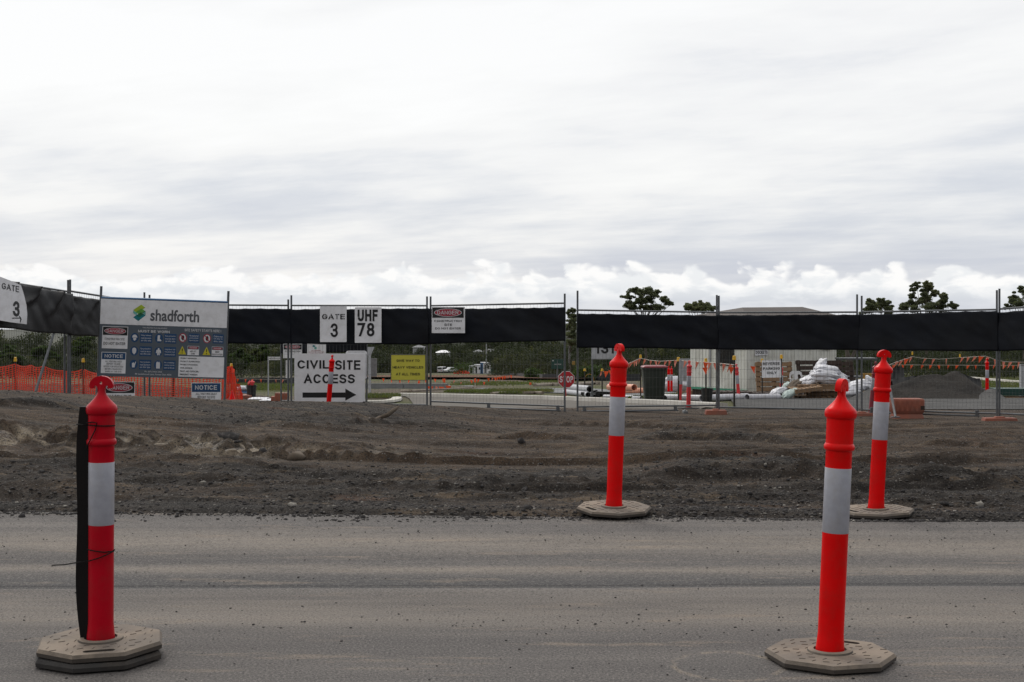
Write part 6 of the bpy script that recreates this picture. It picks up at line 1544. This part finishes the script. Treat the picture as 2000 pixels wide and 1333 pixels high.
# terracotta barrier block
x, y, z = at(1771, 28.7); t = thing('barrier_block', 'terracotta plastic barrier block behind the twin bottom rails', 'barrier', (x, y, z), RAD(2))
m = loft([rring(.60, .40, 0, .04), rring(.58, .38, .05, .04), rring(.55, .34, .09, .04), rring(.62, .40, .15, .05), rring(.63, .40, .36, .05), rring(.60, .37, .395, .06)])
for k in range(6): m.box((-.25 + k * .1, -.20, .255), (.045, .014, .2))
m.build('body', M['terra'], t, True)
MB().box((.26, -.203, .22), (.08, .012, .08)).build('lug', M['darkwood'], t)
for px, Y_, w, lab in ((551, 38, .36, 'terracotta block on the ground beside the triple posts'), (536, 38.6, .16, 'narrow red block leaning against the larger terracotta one')):
    x, y, z = at(px, Y_); m = loft([rring(w, .3, 0, .02), rring(w * .96, .28, .04, .03), rring(w, .3, .1, .03), rring(w * .98, .29, .30 if w > .3 else .2, .04)])
    o = m.build('block', M['terra'], smooth=True); o.location = (x, y, z); tag(o, lab, 'block', 'terracotta blocks by the posts')
for px, py, w, h_, lab in ((505, 784, .5, .03, 'flat white plastic sheet on the ground beside the black tub'), (470, 781.5, .7, .10, 'flat terracotta plank on the ground near the tiny cone'), (528, 786.5, .5, .025, 'pale torn sheet lying before the terracotta block')):
    p = G(px, py); vs = MB(); n = 9
    for i in range(n): vs.box((-w / 2 + w * (i + .5) / n, 0, h_ / 2 + .02 * float(vnoise(i * .9, px, 3))), (w / n * 1.02, .8, h_), (0, float(vnoise(i * 1.3, px, 4)) * .12, 0))
    o = vs.build('ground_sheet', M['terra' if 'terracotta plank' in lab else 'bag']); o.location = p + Vector((0, 0, .06)); tag(o, lab, 'sheet', 'flat sheets on the ground')
for px, lab, mat in ((478, 'blue and white bag crumpled by the orange mesh end', 'bluepipe'), (474, 'white bag above the blue one by the orange mesh end', 'bag')):
    o = BG[3].build('plastic_bag', M[mat], smooth=True); o.location = Vector(at(px, 46)) + Vector((0, 0, .18 if mat == 'bluepipe' else .34)); o.scale = (.6, .5, .7); tag(o, lab, 'bag')
# gravel heap with a black sheet over its shoulder
def heap(name, px0, px1, crest, Yc, front, back, mat, label, seed=0, amp=.05):
    xs = np.linspace(X(px0, Yc), X(px1, Yc), 150); ys = np.linspace(Yc - front, Yc + back, 70)
    Xg, Yg = np.meshgrid(xs, ys)
    cp = np.array([c[0] for c in crest]); cr = np.array([c[1] for c in crest]); col = CX + Xg / Yc * F
    top = H - (np.interp(col, cp, cr) - HY) / F * Yc - gf(Yc)
    e = np.where(Yg < Yc, np.clip((Yg - (Yc - front)) / front, 0, 1), np.clip(((Yc + back) - Yg) / back, 0, 1))
    w = front * .9
    z = np.maximum(top, 0) * np.clip(e * 1.08, 0, 1) ** 1.05
    z = z + fbm(Xg * 2.2, Yg * 2.2, 400 + seed, 5, .55) * amp * np.clip(z * 3, 0, 1)
    zz = gf(Yg) + z - .04 + .02
    c = np.array([X((px0 + px1) / 2, Yc), Yc, float(gf(Yc))])
    v = np.stack([Xg.ravel(), Yg.ravel(), zz.ravel()], 1) - c
    o = np_mesh(name, v, grid_faces(len(xs), len(ys)), M[mat], smooth=True); o.location = c; return tag(o, label, 'heap', 'heaps of road material')
heap('gravel_heap', 1690, 1960, [(1690, 781), (1722, 775), (1735, 753), (1760, 747), (1780, 741), (1798, 733), (1815, 730.5), (1832, 731), (1843, 734.5), (1853, 728), (1866, 724), (1876, 729), (1893, 744), (1912, 760), (1925, 770), (1942, 779), (1960, 781)], 46, 3.2, 2.6, 'heap', 'long dark grey gravel heap with two humps behind the fence', 1)
heap('gravel_heap', 1905, 1962, [(1905, 782), (1917, 771), (1926, 763), (1935, 759), (1943, 760), (1950, 768), (1958, 780), (1962, 782)], 43.2, 1.2, 1.6, 'gravelpad', 'small pale grey gravel heap at the end of the dark one', 2, .03)
heap('gravel_heap', 1650, 1730, [(1650, 783), (1668, 774), (1690, 762), (1705, 756), (1722, 760), (1730, 775)], 43.6, 1.4, 1.4, 'gravelpad', 'low grey gravel mound beneath the second group of sandbags', 3, .03)
def sheet_heap(px0, px1, top, Y, lab, seed, base_py=None):
    n = 26; vs = []; fs = []
    for j in range(10):
        for i in range(n):
            u = i / (n - 1); px = px0 + (px1 - px0) * u; tp = np.interp(px, [c[0] for c in top], [c[1] for c in top]); zt = H - (tp - HY) / F * Y; zb = float(gf(Y)) - .05
            v = j / 9; yo = -.55 * (1 - v) ** 1.5 + .10 * float(fbm(u * 6, v * 2.5, 500 + seed, 3))
            vs.append((X(px, Y), Y + yo, zb + (zt - zb) * v))
        
    for j in range(9):
        for i in range(n - 1): fs.append((j * n + i, j * n + i + 1, (j + 1) * n + i + 1, (j + 1) * n + i))
    b0 = len(vs)
    for i in range(n): vs.append((vs[9 * n + i][0], Y + 1.1, float(gf(Y))))
    for i in range(n - 1): fs.append((9 * n + i, 9 * n + i + 1, b0 + i + 1, b0 + i))
    c = Vector((X((px0 + px1) / 2, Y), Y, float(gf(Y)))); o = MB().add([Vector(v) - c for v in vs], fs).build('plastic_sheet', M['tarp'], smooth=True); o.location = c
    o.modifiers.new('thickness', 'SOLIDIFY').thickness = .01
    tag(o, lab, 'sheet', 'black plastic sheets over heaps')
sheet_heap(1872, 1919, [(1872, 731), (1885, 732), (1895, 736), (1908, 740), (1914, 739), (1917, 752), (1919, 772)], 47.5, 'black plastic sheet over the far shoulder of the gravel heap', 1)
sheet_heap(1738, 1766, [(1738, 722), (1748, 719), (1760, 716), (1766, 720)], 50, 'crumpled black sheet standing behind the leaning red bollard', 2)
sheet_heap(1742, 1800, [(1742, 742), (1760, 738), (1780, 735), (1800, 733)], 48.6, 'low dark sheet along the back of the gravel heap', 3)
x, y, z = at(1985, 45); t = thing('steel_trough', 'dark steel trough on a pale timber beyond the last fence panel', 'trough', (x, y, z)); MB().box((0, 0, .24), (1.5, .6, .22), taper=1.05).build('trough', M['skip'], t); MB().box((0, -.1, .06), (1.4, .5, .07)).build('runner', M['wood'], t)
t = thing('steel_post', 'grey steel box post near the frame edge beyond the fence', 'post', at(1997, 50)); MB().box((0, 0, .55), (.16, .16, 1.1)).build('shaft', M['lightgrey'], t); MB().box((0, 0, 1.12), (.2, .2, .04), taper=.8).build('end_cap', M['galv'], t)

heap('soil_bank', -90, 500, [(-90, 745), (0, 748), (120, 752), (260, 752), (400, 757), (470, 768), (500, 779)], 44.5, 3.0, 6, 'dirt', 'dark brown bank of soil behind the orange mesh', 5, .10)
# ------------------------------------------------------------------ middle distance
def wall_run(name, pts, h, th, mat, lab, cat='wall', seg=1):
    p = [G(*q) for q in pts]; m = MB(); c = p[0].copy()
    for a, b in zip(p, p[1:]):
        d_ = b - a; a_ = math.atan2(d_.y, d_.x); L = math.hypot(d_.x, d_.y)
        n = max(1, int(L / seg))
        for k in range(n):
            q = a.lerp(b, (k + .5) / n); m.box(q - c + Vector((0, 0, h / 2)), (L / n * (.985 if seg > 1.5 else 1.02), th, h), (0, -math.asin(max(-1, min(1, d_.z / d_.length))), a_))
    o = m.build(name, M[mat]); o.location = c; return tag(o, lab, cat)
wall_run('sleeper_wall', [(700, 760), (790, 760.5), (875, 761)], .20 * 80 / 55, .16, 'concrete_grey', 'low grey concrete sleeper wall behind the yellow sign', 'wall', 2.4)
wall_run('silt_fence', [(985, 736.5), (1010, 738), (1030, 741), (1060, 744), (1130, 744.5), (1250, 745)], .75, .05, 'silt', 'long low black silt fence curving across the far slope', 'fence', 1.0)
wall_run('silt_fence', [(445, 751), (560, 751), (640, 750)], .5, .05, 'silt', 'low dark silt fence behind the street name sign', 'fence', 1.5)
def log(pts, r, lab):
    q = [G(a, b) for a, b in pts]; q2 = [p + Vector((0, 0, r * (.9 + .5 * float(vnoise(i * 1.3, r, 6))))) for i, p in enumerate(q)]
    tag(MB().path(q2, [r * (.8 + .5 * float(vnoise(i * 1.7, 2.0, 7)) + .2) for i in range(len(q2))], 7).build('log', M['log'], smooth=True), lab, 'log', 'pale logs laid along the grass')
log([(785, 766.5), (792, 766.8), (798, 767), (803, 767)], .06, 'short pale log at the corner of the kerb behind the yellow sign')
log([(803, 766.6), (815, 766), (828, 765.2), (842, 764), (860, 763.4), (880, 762.6), (900, 761.8), (922, 761)], .06, 'long thin pale log running across the grass behind the gate post')
log([(960, 772.4), (975, 771.5), (990, 771.2), (1005, 770.6), (1025, 771), (1045, 770.4), (1060, 771)], .065, 'knobbly pale log lying on the soil before the side street')
log([(1045, 757.4), (1060, 756.6), (1078, 756), (1090, 756.4)], .12, 'pale log beyond the side street next to the stop sign'); log([(1125, 754.6), (1140, 753), (1160, 751.4), (1170, 752)], .12, 'curved pale log on the bare soil beyond the gate gap')
log([(716, 776.6), (735, 776), (755, 775.6), (772, 775)], .08, 'pale pole lying along the top of the planted corner')
o = MB().box((0, 0, 1.4), (1.15, .5, 2.8)).box((0, -.02, 2.82), (1.2, .55, .06)).build('concrete_kiosk', M['concrete_grey']); o.location = at(728, 200); tag(o, 'tall plain grey kiosk panel behind the give way post', 'kiosk')
# vehicles far across the site
def wheel(t, x, y, r): 
    w = MB().lathe([(.02, -.1), (r, -.1), (r, .1), (.02, .1)], 16, close=True).xf(Matrix.Translation((x, y, r)) @ Matrix.Rotation(RAD(90), 4, 'X')).build('wheel', M['tyre'], t, True)
    MB().lathe([(.01, -.11), (r * .6, -.11), (r * .6, .11), (.01, .11)], 12, close=True).xf(Matrix.Translation((x, y, r)) @ Matrix.Rotation(RAD(90), 4, 'X')).build('rim', M['galv'], w)
def vehicle(lab, name, px, Y, rz, prof, cab, w=1.85, sc=1.0):
    t = thing(name, lab, 'vehicle', Vector(at(px, Y)) + Vector((0, 0, .25)), RAD(rz), 'parked white vehicles'); t.scale = (sc,) * 3
    MB().slab(prof, -w / 2, w / 2).build('body', M['carwhite'], t, bevel=.06)
    for pts in cab: MB().slab(pts, -w / 2 - .012, w / 2 + .012).build('window', M['glassdark'], t)
    for x_ in (-1.45, 1.5):
        for s_ in (-1, 1): wheel(t, x_, s_ * (w / 2 - .06), .36)
    MB().box((prof[0][0] + .01, -.65, .75), (.06, .22, .26)).box((prof[0][0] + .01, .65, .75), (.06, .22, .26)).build('tail_light', M['stopred'], t)
    MB().box((prof[1][0] - .01, -.65, .75), (.06, .3, .18)).box((prof[1][0] - .01, .65, .75), (.06, .3, .18)).build('headlight', M['lightgrey'], t)
vehicle('white van seen nearly from behind, parked beside a white ute', 'van', 863, 480, 74, [(-2.4, .35), (2.45, .35), (2.5, .95), (1.9, 1.2), (1.35, 1.9), (-2.3, 1.95)], [[(-2.0, 1.15), (1.5, 1.15), (1.1, 1.7), (-2.0, 1.75)]])
MB().box((-2.41, 0, 1.45), (.03, 1.4, .5)).build('rear_window', M['glassdark'], [o for o in SC.objects if o.name.startswith('van')][0])
vehicle('white twin cab ute parked beside the white van', 'ute', 881, 470, 218, [(-2.6, .4), (2.5, .4), (2.55, .95), (1.4, 1.1), (.8, 1.7), (-.7, 1.72), (-.95, 1.1), (-2.6, 1.1)], [[(-.6, 1.15), (1.1, 1.12), (.7, 1.6), (-.6, 1.62)]])
def cabin(px, Y, w, d_, h, lab, mat, rz=0, door=None):
    t = thing('site_cabin', lab, 'cabin', Vector(at(px, Y)) + Vector((0, 0, .2)), RAD(rz), 'cabins and bins across the site')
    MB().box((0, 0, h / 2), (w, d_, h)).build('shell', M[mat], t); MB().box((0, 0, h + .06), (w * 1.03, d_ * 1.03, .12)).build('roof', M['lightgrey' if mat != 'skip' else 'white'], t)
    MB().box((-w * .22, -d_ / 2 - .02, h * .45), (w * .2, .05, h * .8)).build('door', M['glassdark' if mat != 'skip' else 'skip'], t)
    MB().box((w * .2, -d_ / 2 - .02, h * .62), (w * .22, .05, h * .3)).build('window', M['glassdark' if mat != 'skip' else 'silt'], t)
cabin(925, 440, 3.0, 5, 2.2, 'low grey-white cabin beside the orange mesh heap', 'lightgrey'); cabin(934, 435, 2.4, 5, 2.5, 'white cabin between the low one and the blue door', 'white'); cabin(943, 428, 1.4, 4, 3.2, 'narrow blue cabin among the white ones', 'bluepipe'); cabin(951, 425, 2.2, 4, 3.1, 'tall white container beside the green skip', 'white'); cabin(969, 420, 3.2, 4, 1.55, 'dark green skip with a white cover', 'skip')
safety_mesh('safety_mesh', [(840, 731, 400), (885, 729, 400), (900, 727, 400), (918, 731, 400)], 1.6, 'far heap of orange mesh before the white cabins') if False else None
def far_mesh():
    m = MB()
    for k in range(60):
        px = 886 + 31 * rnd.random(); Y_ = 415 + 10 * rnd.random(); h = rnd.uniform(.6, 1.6) * (1 - abs(px - 901) / 22); b_ = Vector(at(px, Y_)); m.box(b_ + Vector((0, 0, h / 2 + .1)), (.4, .1, max(.2, h)), (0, rnd.uniform(-.4, .4), rnd.random()))
    c = Vector(at(901, 420)); o = m.xf(Matrix.Translation(-c)).build('safety_mesh', M['orange_mesh']); o.location = c; tag(o, 'heap of orange mesh far off before the white cabins', 'safety fence', 'orange plastic mesh fences')
far_mesh()
def pole(px, Y_, top, lab):
    b_ = Vector(at(px, Y_)); zt = H - (top - HY) / F * Y_ - b_.z; t = thing('power_pole', lab, 'pole', b_, 0, 'power poles among the trees'); MB().tube((0, 0, 0), (0, 0, zt), .2, 8, .13).build('shaft', M['lightgrey'], t)
    m = MB().box((0, 0, zt - .6), (2.4, .15, .15)).box((0, 0, zt - 1.8), (1.8, .15, .15)); m.build('crossarm', M['bark'], t)
pole(950, 400, 672, 'grey power pole rising in front of the dark trees'); pole(1112, 300, 655, 'power pole seen through the gap between the gates')
def house(px, base, Y_, w, h, lab, rz=0, roof='white'):
    z0 = H - (base - HY) / F * Y_; t = thing('house', lab, 'house', (X(px, Y_), Y_, float(gf(Y_))), RAD(rz), 'houses among the far trees')
    zb = z0 - float(gf(Y_)); hw = w / 2
    MB().box((0, 0, (zb + h) / 2), (w, 8, zb + h)).build('wall', M['lightgrey'], t)
    MB().add([(-hw - .5, -4.6, zb + h), (hw + .5, -4.6, zb + h), (hw + .5, 4.6, zb + h), (-hw - .5, 4.6, zb + h), (-hw + 2, 0, zb + h + 1.0), (hw - 2, 0, zb + h + 1.0)], [(0, 1, 5, 4), (1, 2, 5), (2, 3, 4, 5), (3, 0, 4), (3, 2, 1, 0)]).build('roof', M[roof], t)
    for k in (-1, 0, 1): MB().box((k * w * .28, -4.03, zb + h * .55), (w * .12, .08, h * .35)).build('window', M['glassdark'], t)
house(866, 690, 650, 6.0, .3, 'long white roofed house among the trees above the parked vehicles', 4); house(818, 681, 652, 5, .6, 'white house corner showing under the black cloth', 0, 'concrete_grey'); house(935, 690, 650, 4, .6, 'small pale house half lost in the dark trees', 10, 'concrete_grey'); house(958, 688, 655, 6, .4, 'grey roof beside the power pole among the trees', 0, 'concrete_grey')
t = thing('garden_arch', 'brown wire arch in front of the round clipped bush', 'arch', at(1151, 140)); MB().path([(.5 * math.cos(a) * .9, 0, .2 + .55 * math.sin(a)) for a in np.linspace(0, 3.1416, 14)], .03, 6).build('hoop', M['yellowtimber'], t)
MB().tube((-.45, 0, 0), (-.45, 0, .25), .03, 6).build('leg', M['yellowtimber'], t); MB().tube((.45, 0, 0), (.45, 0, .25), .03, 6).build('leg', M['yellowtimber'], t)
